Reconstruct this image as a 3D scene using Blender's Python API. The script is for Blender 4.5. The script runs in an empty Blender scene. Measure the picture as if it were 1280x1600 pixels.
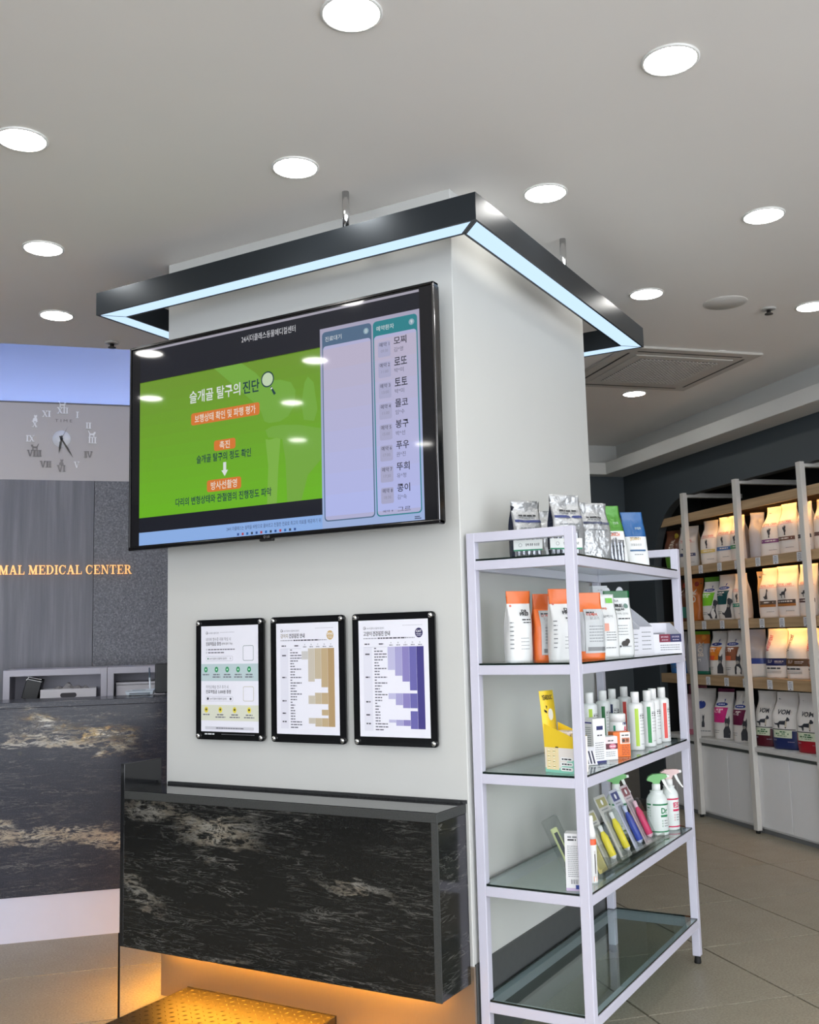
import bpy, bmesh, math, random
from mathutils import Matrix, Vector
R = math.radians
random.seed(7)
SC = bpy.context.scene
COL = SC.collection

# ---------------------------------------------------------------- camera
CAMP = (1.5506, -3.0116, 1.32)
YAW, PITCH, ROLL = R(30.0902), R(7.0676), R(-1.4457)
fw = Vector((-math.sin(YAW) * math.cos(PITCH), math.cos(YAW) * math.cos(PITCH), math.sin(PITCH)))
rt = fw.cross(Vector((0, 0, 1))).normalized()
up = rt.cross(fw)
rt2 = rt * math.cos(ROLL) + up * math.sin(ROLL)
up2 = up * math.cos(ROLL) - rt * math.sin(ROLL)
cd = bpy.data.cameras.new('camera')
cd.sensor_fit = 'HORIZONTAL'; cd.sensor_width = 36.0
cd.lens = 1584.95 / 1280 * 36.0
cd.clip_start = 0.05; cd.clip_end = 100
cam = bpy.data.objects.new('camera', cd); COL.objects.link(cam)
mw = Matrix.Identity(4)
for i in range(3):
    mw[i][0] = rt2[i]; mw[i][1] = up2[i]; mw[i][2] = -fw[i]; mw[i][3] = CAMP[i]
cam.matrix_world = mw
SC.camera = cam

# ---------------------------------------------------------------- world, exposure
w = bpy.data.worlds.new('daylight'); SC.world = w; w.use_nodes = True
w.node_tree.nodes['Background'].inputs[0].default_value = (0.90, 0.94, 1.0, 1)
w.node_tree.nodes['Background'].inputs[1].default_value = 4.6
SC.view_settings.view_transform = 'Standard'
SC.view_settings.look = 'None'
SC.view_settings.gamma = 1.0
SC.view_settings.exposure = 0.0
SC.view_settings.use_curve_mapping = False
LAMP = 44.0          # ceiling downlights, radiance of the diffuser
RING = 1.15          # ring pendant diffuser
WARM = 30.0           # warm shelf strips
BENCH_LED = 230.0

# ---------------------------------------------------------------- frames
TH = R(44)
A = Vector((math.sin(TH), math.cos(TH), 0))       # along the reception wall
B = Vector((-math.cos(TH), math.sin(TH), 0))      # along the product wall
ROOM = R(46)                                       # rotation of room-aligned objects
H = 2.8765
def ab(a, b, z=0.0):
    v = A * a + B * b
    return (v.x, v.y, z)

# ---------------------------------------------------------------- materials
def lin(c):
    c = c / 255.0
    return c / 12.92 if c <= 0.04045 else ((c + 0.055) / 1.055) ** 2.4
def rgb(c): return (lin(c[0]), lin(c[1]), lin(c[2]), 1)
_mc = {}
def M(c, rough=0.5, metal=0.0, bump=None, emit=0.0, coat=0.0, var=0.0, vs=30.0, spec=0.5):
    key = (tuple(c), rough, metal, bump, emit, coat, var, vs, spec)
    if key in _mc: return _mc[key]
    m = bpy.data.materials.new('mat'); m.use_nodes = True
    nt = m.node_tree; b = nt.nodes['Principled BSDF']
    b.inputs['Base Color'].default_value = rgb(c)
    b.inputs['Roughness'].default_value = rough
    b.inputs['Metallic'].default_value = metal
    b.inputs['Specular IOR Level'].default_value = spec
    b.inputs['Coat Weight'].default_value = coat
    b.inputs['Coat Roughness'].default_value = 0.06
    if emit:
        b.inputs['Emission Color'].default_value = rgb(c)
        b.inputs['Emission Strength'].default_value = emit
    if bump or var:
        tc = nt.nodes.new('ShaderNodeTexCoord')
        if var:
            n = nt.nodes.new('ShaderNodeTexNoise'); n.inputs['Scale'].default_value = vs; n.inputs['Detail'].default_value = 4
            nt.links.new(tc.outputs['Object'], n.inputs['Vector'])
            mx = nt.nodes.new('ShaderNodeMix'); mx.data_type = 'RGBA'
            lo = [max(0, x * (1 - var)) for x in rgb(c)[:3]] + [1]; hi = [min(1, x * (1 + var)) for x in rgb(c)[:3]] + [1]
            mx.inputs['A'].default_value = lo; mx.inputs['B'].default_value = hi
            nt.links.new(n.outputs['Fac'], mx.inputs['Factor'])
            nt.links.new(mx.outputs['Result'], b.inputs['Base Color'])
        if bump:
            n = nt.nodes.new('ShaderNodeTexNoise'); n.inputs['Scale'].default_value = bump[0]; n.inputs['Detail'].default_value = 2
            nt.links.new(tc.outputs['Object'], n.inputs['Vector'])
            bp = nt.nodes.new('ShaderNodeBump'); bp.inputs['Strength'].default_value = bump[1]; bp.inputs['Distance'].default_value = bump[2] if len(bump) > 2 else 0.01
            nt.links.new(n.outputs['Fac'], bp.inputs['Height'])
            nt.links.new(bp.outputs['Normal'], b.inputs['Normal'])
    m.name = 'surface_%d_%d_%d' % tuple(c)
    _mc[key] = m
    return m
def EM(c, s):
    key = ('em', tuple(c), s)
    if key in _mc: return _mc[key]
    m = bpy.data.materials.new('glow'); m.use_nodes = True
    nt = m.node_tree; nt.nodes.clear()
    e = nt.nodes.new('ShaderNodeEmission'); e.inputs[0].default_value = rgb(c); e.inputs[1].default_value = s
    o = nt.nodes.new('ShaderNodeOutputMaterial'); nt.links.new(e.outputs[0], o.inputs[0])
    _mc[key] = m
    return m
def nodes(name):
    m = bpy.data.materials.new(name); m.use_nodes = True
    nt = m.node_tree
    return m, nt, nt.nodes['Principled BSDF'], nt.nodes.new('ShaderNodeTexCoord')
def mapped(nt, tc, scale, rot=(0, 0, 0), loc=(0, 0, 0)):
    mp = nt.nodes.new('ShaderNodeMapping')
    mp.inputs['Scale'].default_value = scale; mp.inputs['Rotation'].default_value = rot; mp.inputs['Location'].default_value = loc
    nt.links.new(tc.outputs['Object'], mp.inputs['Vector'])
    return mp.outputs['Vector']
def noise(nt, vec, scale, detail=4, rough=0.55, dist=0.0):
    n = nt.nodes.new('ShaderNodeTexNoise')
    n.inputs['Scale'].default_value = scale; n.inputs['Detail'].default_value = detail
    n.inputs['Roughness'].default_value = rough; n.inputs['Distortion'].default_value = dist
    nt.links.new(vec, n.inputs['Vector'])
    return n.outputs['Fac']
def math_(nt, op, a, b=None, c=None, clamp=False):
    n = nt.nodes.new('ShaderNodeMath'); n.operation = op; n.use_clamp = clamp
    for i, x in enumerate((a, b, c)):
        if x is None: continue
        if isinstance(x, (int, float)): n.inputs[i].default_value = x
        else: nt.links.new(x, n.inputs[i])
    return n.outputs[0]
def ramp(nt, fac, stops):
    r = nt.nodes.new('ShaderNodeValToRGB')
    e = r.color_ramp.elements
    while len(e) < len(stops): e.new(0.5)
    for el, (p, c) in zip(e, stops):
        el.position = p; el.color = rgb(c) if not isinstance(c, float) else (c, c, c, 1)
    nt.links.new(fac, r.inputs[0])
    return r.outputs[0]
def mix(nt, fac, a, b):
    n = nt.nodes.new('ShaderNodeMix'); n.data_type = 'RGBA'
    if isinstance(fac, (int, float)): n.inputs['Factor'].default_value = fac
    else: nt.links.new(fac, n.inputs['Factor'])
    for k, x in (('A', a), ('B', b)):
        if isinstance(x, tuple): n.inputs[k].default_value = rgb(x)
        else: nt.links.new(x, n.inputs[k])
    return n.outputs['Result']
def granite(name, base, mid, bands, seed, patch=0.62, rough=0.16, spec=.5):
    """black granite; bands = (x0, z0, slope, halfwidth, xmin, xmax, strength)"""
    m, nt, b, tc = nodes(name)
    v = mapped(nt, tc, (3.2, 3.2, 13), loc=(seed, seed * .7, seed * .3))
    v2 = mapped(nt, tc, (1, 1, 1), loc=(seed, 0, seed))
    g = noise(nt, v2, 190, 3, .7)
    f0 = noise(nt, v, 2.2, 8, .62, .9)
    col = mix(nt, math_(nt, 'MULTIPLY', f0, .55), base, mid)
    col = mix(nt, math_(nt, 'MULTIPLY', math_(nt, 'GREATER_THAN', g, .56), .5), col, mid)
    # wisps
    vw = mapped(nt, tc, (1.5, 1.5, 14), rot=(0, R(3), 0), loc=(seed, seed * .7, seed * .3))
    def wisp(sc, dist, lo, a0, a1, off):
        n_ = noise(nt, vw, sc, 9, .62, dist)
        rd = math_(nt, 'SUBTRACT', 1.0, math_(nt, 'ABSOLUTE', math_(nt, 'MULTIPLY_ADD', n_, 2.0, -1.0)))
        return math_(nt, 'MULTIPLY', ramp(nt, rd, [(lo, 0.0), (1.0, 1.0)]), ramp(nt, noise(nt, mapped(nt, tc, (2.4, 2.4, 8), loc=(seed + off, 4, 1)), 1.6, 6, .68, .6), [(a0, 0.0), (a1, 1.0)]))
    col = mix(nt, math_(nt, 'MULTIPLY', wisp(2.2, .7, .975, .50, .68, 0), .55), col, (170, 168, 162))
    col = mix(nt, math_(nt, 'MULTIPLY', wisp(4.2, .9, .96, .44, .62, 7), .32), col, (150, 149, 144))
    fl_ = noise(nt, mapped(nt, tc, (14, 14, 40), loc=(seed, 0, 9)), 3.2, 6, .7, .8)
    col = mix(nt, math_(nt, 'MULTIPLY', ramp(nt, fl_, [(.66, 0.0), (.76, 1.0)]), .5), col, (150, 150, 146))
    # clouded patches
    vp = mapped(nt, tc, (4.2, 4.2, 7.5), loc=(seed * 1.3, 1, 2))
    pm = ramp(nt, noise(nt, vp, 1.0, 4, .6, .7), [(patch, 0.0), (patch + .1, 1.0)])
    pd = ramp(nt, noise(nt, mapped(nt, tc, (9, 9, 15)), 2.4, 10, .74, 1.6), [(.46, 0.0), (.66, 1.0)])
    col = mix(nt, math_(nt, 'MULTIPLY', math_(nt, 'MULTIPLY', pm, pd), .75), col, (140, 136, 126))
    sx = nt.nodes.new('ShaderNodeSeparateXYZ'); nt.links.new(tc.outputs['Object'], sx.inputs[0])
    vb = mapped(nt, tc, (2.6, 2.6, 9), rot=(0, R(-4), 0), loc=(3 + seed, 0, 0))
    wob = math_(nt, 'MULTIPLY_ADD', noise(nt, vb, 1.5, 7, .62, .4), .26, -.13)
    br = ramp(nt, noise(nt, vb, 3.8, 14, .78, .5), [(.49, 0.0), (.58, 1.0)])
    ridg = math_(nt, 'SUBTRACT', 1.0, math_(nt, 'ABSOLUTE', math_(nt, 'MULTIPLY_ADD', noise(nt, vb, 3.0, 10, .68, .8), 2.0, -1.0)))
    crk = ramp(nt, ridg, [(.90, 0.0), (.99, 1.0)])
    vc = ramp(nt, noise(nt, vb, 2.2, 6, .62, .3), [(.38, (140, 100, 52)), (.47, (190, 166, 112)), (.55, (222, 216, 198)), (.68, (232, 230, 226))])
    for (x0, z0, sl, hw, xa, xb, st) in bands:
        zc = math_(nt, 'MULTIPLY_ADD', math_(nt, 'SUBTRACT', sx.outputs['X'], x0), sl, z0)
        d = math_(nt, 'ABSOLUTE', math_(nt, 'ADD', math_(nt, 'SUBTRACT', sx.outputs['Z'], zc), wob))
        f = math_(nt, 'SUBTRACT', 1.0, math_(nt, 'DIVIDE', d, hw), clamp=True)
        ex = math_(nt, 'MULTIPLY', math_(nt, 'MULTIPLY_ADD', math_(nt, 'SUBTRACT', sx.outputs['X'], xa), 5.0, 0.0, clamp=True),
                   math_(nt, 'MULTIPLY_ADD', math_(nt, 'SUBTRACT', xb, sx.outputs['X']), 5.0, 0.0, clamp=True))
        body = math_(nt, 'MAXIMUM', br, crk)
        f = math_(nt, 'MULTIPLY', math_(nt, 'MULTIPLY', ramp(nt, f, [(.0, 0.0), (.45, 1.0)]), body), math_(nt, 'MULTIPLY', ex, st))
        col = mix(nt, f, col, mix(nt, crk, vc, (70, 62, 52)) if st > .95 else mix(nt, .75, vc, (158, 155, 148)))
    nt.links.new(col, b.inputs['Base Color'])
    b.inputs['Roughness'].default_value = rough
    b.inputs['Specular IOR Level'].default_value = spec
    return m
def make_paint(name, c, s=90, st=.05):
    m, nt, b, tc = nodes(name)
    n = noise(nt, mapped(nt, tc, (1, 1, 1)), 1.3, 3)
    nt.links.new(mix(nt, n, tuple(int(x * .97) for x in c), c), b.inputs['Base Color'])
    n2 = noise(nt, mapped(nt, tc, (1, 1, 1)), s, 2)
    bp = nt.nodes.new('ShaderNodeBump'); bp.inputs['Strength'].default_value = st; bp.inputs['Distance'].default_value = .002
    nt.links.new(n2, bp.inputs['Height']); nt.links.new(bp.outputs[0], b.inputs['Normal'])
    b.inputs['Roughness'].default_value = .55
    return m
def make_glass(name, tint, refl=.9, rough=0.0):
    m = bpy.data.materials.new(name); m.use_nodes = True
    nt = m.node_tree; nt.nodes.clear()
    t = nt.nodes.new('ShaderNodeBsdfTransparent'); t.inputs[0].default_value = rgb(tint)
    g = nt.nodes.new('ShaderNodeBsdfGlossy'); g.inputs['Roughness'].default_value = rough; g.inputs[0].default_value = (refl, refl, refl, 1)
    f = nt.nodes.new('ShaderNodeFresnel')
    ge = nt.nodes.new('ShaderNodeNewGeometry')      # same reflection from either side of a face
    nt.links.new(math_(nt, 'MULTIPLY_ADD', ge.outputs['Backfacing'], 1 / 1.5 - 1.5, 1.5), f.inputs[0])
    x = nt.nodes.new('ShaderNodeMixShader'); o = nt.nodes.new('ShaderNodeOutputMaterial')
    nt.links.new(f.outputs[0], x.inputs[0]); nt.links.new(t.outputs[0], x.inputs[1]); nt.links.new(g.outputs[0], x.inputs[2])
    nt.links.new(x.outputs[0], o.inputs[0])
    return m
def make_tile(name):
    m, nt, b, tc = nodes(name)
    oi = nt.nodes.new('ShaderNodeObjectInfo')
    va = nt.nodes.new('ShaderNodeVectorMath'); va.operation = 'ADD'
    nt.links.new(tc.outputs['Object'], va.inputs[0])
    cx = nt.nodes.new('ShaderNodeCombineXYZ'); nt.links.new(math_(nt, 'MULTIPLY', oi.outputs['Random'], 40.0), cx.inputs[0])
    nt.links.new(cx.outputs[0], va.inputs[1])
    n1 = noise(nt, va.outputs[0], 120, 4, .75); n2 = noise(nt, va.outputs[0], 7, 4, .6)
    c = mix(nt, ramp(nt, n1, [(.35, 0.0), (.65, 1.0)]), (110, 104, 90), (172, 166, 150))
    c = mix(nt, math_(nt, 'MULTIPLY', n2, .5), c, (136, 129, 112))
    c = mix(nt, math_(nt, 'MULTIPLY', oi.outputs['Random'], .3), c, (138, 131, 114))
    nt.links.new(c, b.inputs['Base Color'])
    nt.links.new(math_(nt, 'MULTIPLY_ADD', n2, .2, .3), b.inputs['Roughness'])
    bp = nt.nodes.new('ShaderNodeBump'); bp.inputs['Strength'].default_value = .06; bp.inputs['Distance'].default_value = .002
    nt.links.new(n1, bp.inputs['Height']); nt.links.new(bp.outputs[0], b.inputs['Normal'])
    return m
def make_stone(name, streak):
    m, nt, b, tc = nodes(name)
    if streak:
        v = mapped(nt, tc, (22, 22, 1.1), rot=(0, R(5), 0))
        f = noise(nt, v, 1.0, 6, .6, .3)
        g = noise(nt, mapped(nt, tc, (1, 1, 1)), 170, 3, .7)
        c = ramp(nt, f, [(.3, (98, 100, 110)), (.5, (114, 115, 124)), (.7, (138, 138, 145))])
        c = mix(nt, math_(nt, 'MULTIPLY', g, .5), c, (104, 105, 114))
    else:
        g = noise(nt, mapped(nt, tc, (1, 1, 1)), 95, 4, .75)
        f = noise(nt, mapped(nt, tc, (1, 1, 1)), 3.0, 4, .6)
        c = ramp(nt, g, [(.36, (74, 76, 84)), (.55, (112, 114, 122)), (.7, (152, 153, 158))])
        c = mix(nt, math_(nt, 'MULTIPLY', f, .35), c, (120, 121, 128))
    nt.links.new(c, b.inputs['Base Color'])
    b.inputs['Roughness'].default_value = .5
    bp = nt.nodes.new('ShaderNodeBump'); bp.inputs['Strength'].default_value = .25; bp.inputs['Distance'].default_value = .004
    nt.links.new(g, bp.inputs['Height']); nt.links.new(bp.outputs[0], b.inputs['Normal'])
    return m
def make_wood(name):
    m, nt, b, tc = nodes(name)
    f = noise(nt, mapped(nt, tc, (30, 1.5, 40)), 1.2, 6, .6, .5)
    nt.links.new(ramp(nt, f, [(.3, (150, 124, 92)), (.7, (184, 156, 120))]), b.inputs['Base Color'])
    b.inputs['Roughness'].default_value = .5
    return m
def make_brushed(name, c, rough, along=(2, 60, 60), metal=1.0):
    m, nt, b, tc = nodes(name)
    f = noise(nt, mapped(nt, tc, along), 6, 3, .6)
    b.inputs['Metallic'].default_value = metal
    nt.links.new(mix(nt, f, tuple(int(x * .95) for x in c), c), b.inputs['Base Color'])
    nt.links.new(math_(nt, 'MULTIPLY_ADD', f, .08, rough), b.inputs['Roughness'])
    return m
CEIL = make_paint('ceiling_paint', (240, 236, 231), 120, .04)
WHITE = make_paint('white_wall_paint', (203, 204, 201), 60, .05)
LOWWHITE = make_paint('grey_white_wall_paint', (196, 191, 192), 80, .05)
DARKWALL = make_paint('dark_grey_wall_paint', (58, 66, 72), 100, .06)
BLACKIN = M((24, 25, 27), .7, var=.2)
TILE = make_tile('beige_floor_tile')
GROUT = M((40, 36, 32), .9, var=.2)
GRAN_B = granite('black_granite', (13, 14, 14), (40, 41, 40), [(-.86, .655, -.05, .07, -1.10, -.66, .6), (-1.2, .715, -.05, .045, -1.4, -.95, .35), (-1.25, .41, -.45, .05, -1.42, -1.10, .65), (-.9, .245, .02, .016, -1.0, -.72, .8), (-.3, .53, -.2, .02, -.5, -.12, .5)], 2.2, .68)
GRAN_C = granite('veined_counter_granite', (32, 34, 44), (66, 69, 82), [(-1.25, .905, -.24, .085, -1.58, -.98, 1.0), (-1.35, .865, -.12, .035, -1.9, -1.0, .9), (-1.4, .47, -.14, .045, -2.4, -.8, .9), (-1.6, .43, -.02, .025, -2.4, -1.3, .7)], 5.1, .70, rough=.2, spec=.28)
GRAN_EDGE = M((56, 58, 57), .6, bump=(220, .5, .002), var=.45, vs=320)
GRAN_TOP = M((30, 31, 33), .07, var=.3, vs=160)
WMARBLE = M((196, 200, 220), .45, var=.06, vs=9)
WOOD = make_wood('oak_board')
STONE1 = make_stone('streaked_grey_stone', True)
STONE2 = make_stone('granular_grey_stone', False)
STEEL = make_brushed('brushed_steel', (158, 140, 120), .36, (30, 30, 4), .7)
WMETAL = M((203, 202, 217), .35, var=.02, vs=12)
POSTM = M((205, 203, 198), .4, var=.03, vs=12)
GLASS = make_glass('shelf_glass', (238, 247, 244), .95)
GLASSEDGE = M((12, 26, 22), .15)
CLEAR = make_glass('clear_plastic', (244, 246, 246), .9, .05)
CHROME = M((215, 215, 215), .15, 1.0)
RINGM = M((46, 52, 58), .32, .6)
BLACKP = M((14, 14, 16), .25)
BLACKM = M((18, 18, 20), .45)
RUBBER = M((16, 16, 16), .7)
GREYW = M((198, 197, 208), .45, var=.02)
# ---------------------------------------------------------------- mesh builder
_tx = {}
def text_geo(s, bold=0.0):
    k = (s, bold)
    if k in _tx: return _tx[k]
    c = bpy.data.curves.new('t', 'FONT'); c.body = s; c.resolution_u = 2; c.offset = bold; c.size = 1
    o = bpy.data.objects.new('t', c); COL.objects.link(o)
    me = bpy.data.meshes.new_from_object(o.evaluated_get(bpy.context.evaluated_depsgraph_get()))
    vs = [(v.co.x, v.co.y) for v in me.vertices]; fs = [tuple(p.vertices) for p in me.polygons]
    bpy.data.objects.remove(o); bpy.data.curves.remove(c); bpy.data.meshes.remove(me)
    if vs:
        x0 = min(v[0] for v in vs); x1 = max(v[0] for v in vs); y0 = min(v[1] for v in vs); y1 = max(v[1] for v in vs)
    else: x0 = x1 = y0 = y1 = 0
    _tx[k] = (vs, fs, x0, x1, y0, y1)
    return _tx[k]

class MB:
    def __init__(s): s.v = []; s.f = []; s.mi = []; s.sm = []; s.mats = []
    def m(s, mat):
        if mat not in s.mats: s.mats.append(mat)
        return s.mats.index(mat)
    def add(s, vs, fs, mat, smooth=False):
        o = len(s.v); s.v += [tuple(v) for v in vs]; k = s.m(mat)
        for f in fs: s.f.append(tuple(i + o for i in f)); s.mi.append(k); s.sm.append(smooth)
        return s
    def box(s, x0, x1, y0, y1, z0, z1, mat, bev=0.0, seg=2):
        if bev:
            bm = bmesh.new(); bmesh.ops.create_cube(bm, size=1)
            for v in bm.verts:
                v.co = ((x0 + x1) / 2 + v.co.x * (x1 - x0), (y0 + y1) / 2 + v.co.y * (y1 - y0), (z0 + z1) / 2 + v.co.z * (z1 - z0))
            bmesh.ops.bevel(bm, geom=bm.edges[:], offset=min(bev, .45 * min(x1 - x0, y1 - y0, z1 - z0)), segments=seg, profile=.5, affect='EDGES')
            bm.verts.index_update()
            s.add([v.co[:] for v in bm.verts], [[v.index for v in f.verts] for f in bm.faces], mat); bm.free()
            return s
        vs = [(x, y, z) for z in (z0, z1) for y in (y0, y1) for x in (x0, x1)]
        return s.add(vs, [(0, 2, 3, 1), (4, 5, 7, 6), (0, 1, 5, 4), (2, 6, 7, 3), (0, 4, 6, 2), (1, 3, 7, 5)], mat)
    def lathe(s, prof, mat, c=(0, 0, 0), seg=20, sx=1.0, sy=1.0, smooth=True, axis='z', zones=None):
        n = len(prof); vs = []
        for r, z in prof:
            for k in range(seg):
                a = 2 * math.pi * k / seg
                p = (r * math.cos(a) * sx, r * math.sin(a) * sy, z)
                if axis == 'y': p = (p[0], p[2], p[1])
                if axis == 'x': p = (p[2], p[0], p[1])
                vs.append((c[0] + p[0], c[1] + p[1], c[2] + p[2]))
        for i in range(n - 1):
            mm = mat if not zones else zones[i]
            fs = []
            base = len(s.v)
            for k in range(seg):
                k2 = (k + 1) % seg
                f = (i * seg + k, i * seg + k2, (i + 1) * seg + k2, (i + 1) * seg + k)
                fs.append(f if axis != 'y' else f[::-1])
            if i == 0: o0 = len(s.v); s.v += vs
            kk = s.m(mm)
            for f in fs: s.f.append(tuple(q + o0 for q in f)); s.mi.append(kk); s.sm.append(smooth)
        for i, mm in ((0, mat if not zones else zones[0]), (n - 1, mat if not zones else zones[-1])):
            if prof[i][0] > 1e-5:
                f = tuple(o0 + i * seg + k for k in range(seg))
                if (i == 0) != (axis == 'y'): f = f[::-1]
                s.f.append(f); s.mi.append(s.m(mm)); s.sm.append(False)
        return s
    def cyl(s, c, r, h, mat, axis='z', seg=20): return s.lathe([(r, 0), (r, h)], mat, c, seg, smooth=True, axis=axis)
    def tube(s, pts, r, mat, seg=8, close=False):
        pts = [Vector(p) for p in pts]; vs = []; n = len(pts)
        for i, p in enumerate(pts):
            t = (pts[min(i + 1, n - 1)] - pts[max(i - 1, 0)]).normalized()
            a = t.orthogonal().normalized() if i == 0 else (a - t * a.dot(t)).normalized()
            b = t.cross(a)
            rr = r[i] if isinstance(r, (list, tuple)) else r
            for k in range(seg):
                q = 2 * math.pi * k / seg
                vs.append(p + (a * math.cos(q) + b * math.sin(q)) * rr)
        fs = [(i * seg + k, i * seg + (k + 1) % seg, (i + 1) * seg + (k + 1) % seg, (i + 1) * seg + k) for i in range(n - 1) for k in range(seg)]
        s.add(vs, fs, mat, True)
        return s.add([vs[k] for k in range(seg)][::-1] + [vs[(n - 1) * seg + k] for k in range(seg)], [tuple(range(seg)), tuple(range(seg, 2 * seg))], mat)
    def prism(s, poly, lo, hi, mat, plane='xz', side=None):
        """polygon in a plane, extruded between lo and hi on the third axis"""
        n = len(poly)
        def P(u, v, t): return {'xz': (u, t, v), 'yz': (t, u, v), 'xy': (u, v, t)}[plane]
        vs = [P(u, v, lo) for u, v in poly] + [P(u, v, hi) for u, v in poly]
        s.add(vs, [tuple(range(n)), tuple(range(2 * n - 1, n - 1, -1))], mat)
        return s.add(vs, [(i, i + n, (i + 1) % n + n, (i + 1) % n) for i in range(n)], side or mat)
    # ---- flat print, mapped through fn(x, z, layer)
    def quad(s, fn, x0, x1, z0, z1, mat, L=1, nx=1, nz=1):
        vs = [fn(x0 + (x1 - x0) * i / nx, z0 + (z1 - z0) * j / nz, L) for j in range(nz + 1) for i in range(nx + 1)]
        fs = [(j * (nx + 1) + i, j * (nx + 1) + i + 1, (j + 1) * (nx + 1) + i + 1, (j + 1) * (nx + 1) + i) for j in range(nz) for i in range(nx)]
        return s.add(vs, fs, mat)
    def poly(s, fn, pts, mat, L=1): return s.add([fn(x, z, L) for x, z in pts], [tuple(range(len(pts)))], mat)
    def disc(s, fn, x, z, r, mat, L=1, n=16, rz=None):
        rz = rz or r
        if r > .012:
            vs = [fn(x, z, L)]; m_ = 3
            for q in range(1, m_ + 1): vs += [fn(x + r * q / m_ * math.cos(2 * math.pi * k / n), z + rz * q / m_ * math.sin(2 * math.pi * k / n), L) for k in range(n)]
            fs = [(0, 1 + k, 1 + (k + 1) % n) for k in range(n)]
            for q in range(m_ - 1): fs += [(1 + q * n + k, 1 + (q + 1) * n + k, 1 + (q + 1) * n + (k + 1) % n, 1 + q * n + (k + 1) % n) for k in range(n)]
            return s.add(vs, fs, mat)
        return s.poly(fn, [(x + r * math.cos(2 * math.pi * k / n), z + rz * math.sin(2 * math.pi * k / n)) for k in range(n)], mat, L)
    def trap(s, fn, bot, top, mat, L=1, nx=10, nz=8):
        (a0, a1, z0), (b0, b1, z1) = bot, top
        def P(i, j):
            v = j / nz; l = a0 + (b0 - a0) * v; r = a1 + (b1 - a1) * v
            return fn(l + (r - l) * i / nx, z0 + (z1 - z0) * v, L)
        return s.add([P(i, j) for j in range(nz + 1) for i in range(nx + 1)], [(j * (nx + 1) + i, j * (nx + 1) + i + 1, (j + 1) * (nx + 1) + i + 1, (j + 1) * (nx + 1) + i) for j in range(nz) for i in range(nx)], mat)
    def ring(s, fn, x, z, r, w, mat, L=1, n=20):
        vs = []
        for rr in (r - w, r):
            vs += [fn(x + rr * math.cos(2 * math.pi * k / n), z + rr * math.sin(2 * math.pi * k / n), L) for k in range(n)]
        return s.add(vs, [(k, (k + 1) % n, n + (k + 1) % n, n + k) for k in range(n)], mat)
    def rrect(s, fn, x0, x1, z0, z1, r, mat, L=1, top=True, bot=True, n=5):
        return s.poly(fn, rr_pts(x0, x1, z0, z1, r, n, top, bot), mat, L)
    def text(s, fn, t, x, z, h, mat, L=2, align='l', width=None, bold=0.0):
        vs, fs, x0, x1, y0, y1 = text_geo(t, bold)
        k = h / max(1e-6, (y1 - y0)); kx = k
        if width: kx = width / (x1 - x0)
        wd = (x1 - x0) * kx
        ox = x - {'l': 0, 'c': wd / 2, 'r': wd}[align]
        return s.add([fn(ox + (p[0] - x0) * kx, z + (p[1] - y0) * k, L) for p in vs], fs, mat)
    def dashes(s, fn, x0, x1, z, h, mat, L=2, seed=0):
        rr = random.Random(seed * 7919 + int(z * 9000)); x = x0
        while x < x1:
            w = min(rr.uniform(1.6, 4.2) * h, x1 - x)
            s.quad(fn, x, x + w, z - h / 2, z + h / 2, mat, L); x += w + h * .55
        return s
    def build(s, name, parent=None, loc=None, rot=0.0, tilt=None):
        me = bpy.data.meshes.new(name); me.from_pydata(s.v, [], s.f)
        for mt in s.mats: me.materials.append(mt)
        me.polygons.foreach_set('material_index', s.mi); me.polygons.foreach_set('use_smooth', s.sm)
        me.update()
        o = bpy.data.objects.new(name, me); COL.objects.link(o)
        if parent: o.parent = parent
        if loc: o.location = loc
        if tilt: o.rotation_euler = (tilt[0], tilt[1], rot)
        elif rot: o.rotation_euler = (0, 0, rot)
        return o
def rr_pts(x0, x1, z0, z1, r, n=5, top=True, bot=True):
    out = []
    for cx, cz, a0, on in ((x1 - r, z1 - r, 0, top), (x0 + r, z1 - r, 90, top), (x0 + r, z0 + r, 180, bot), (x1 - r, z0 + r, 270, bot)):
        if not on:
            out.append((x1 if a0 in (0, 270) else x0, z1 if a0 in (0, 90) else z0)); continue
        for k in range(n + 1):
            a = R(a0 + 90 * k / n); out.append((cx + r * math.cos(a), cz + r * math.sin(a)))
    return out
def tag(o, label, cat, group=None):
    o['label'] = label; o['category'] = cat
    if group: o['group'] = group
    return o
def empty(name, label, cat, loc=(0, 0, 0), rot=0.0, group=None):
    o = bpy.data.objects.new(name, None); COL.objects.link(o); o.empty_display_size = .05
    o.location = loc; o.rotation_euler = (0, 0, rot)
    return tag(o, label, cat, group)
def struct(o): o['kind'] = 'structure'; return o
def copy_tree(o, loc, rot=None, label=None):
    c = o.copy(); COL.objects.link(c); c.location = loc
    if rot is not None: c.rotation_euler = (0, 0, rot)
    if label: c['label'] = label
    for ch in o.children:
        d = ch.copy(); COL.objects.link(d); d.parent = c
        for g in ch.children:
            e = g.copy(); COL.objects.link(e); e.parent = d
    return c
# ================================================================= STRUCTURE
A0, A1, B0, B1 = -8.6, 3.5, -6.0, 4.346
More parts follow.
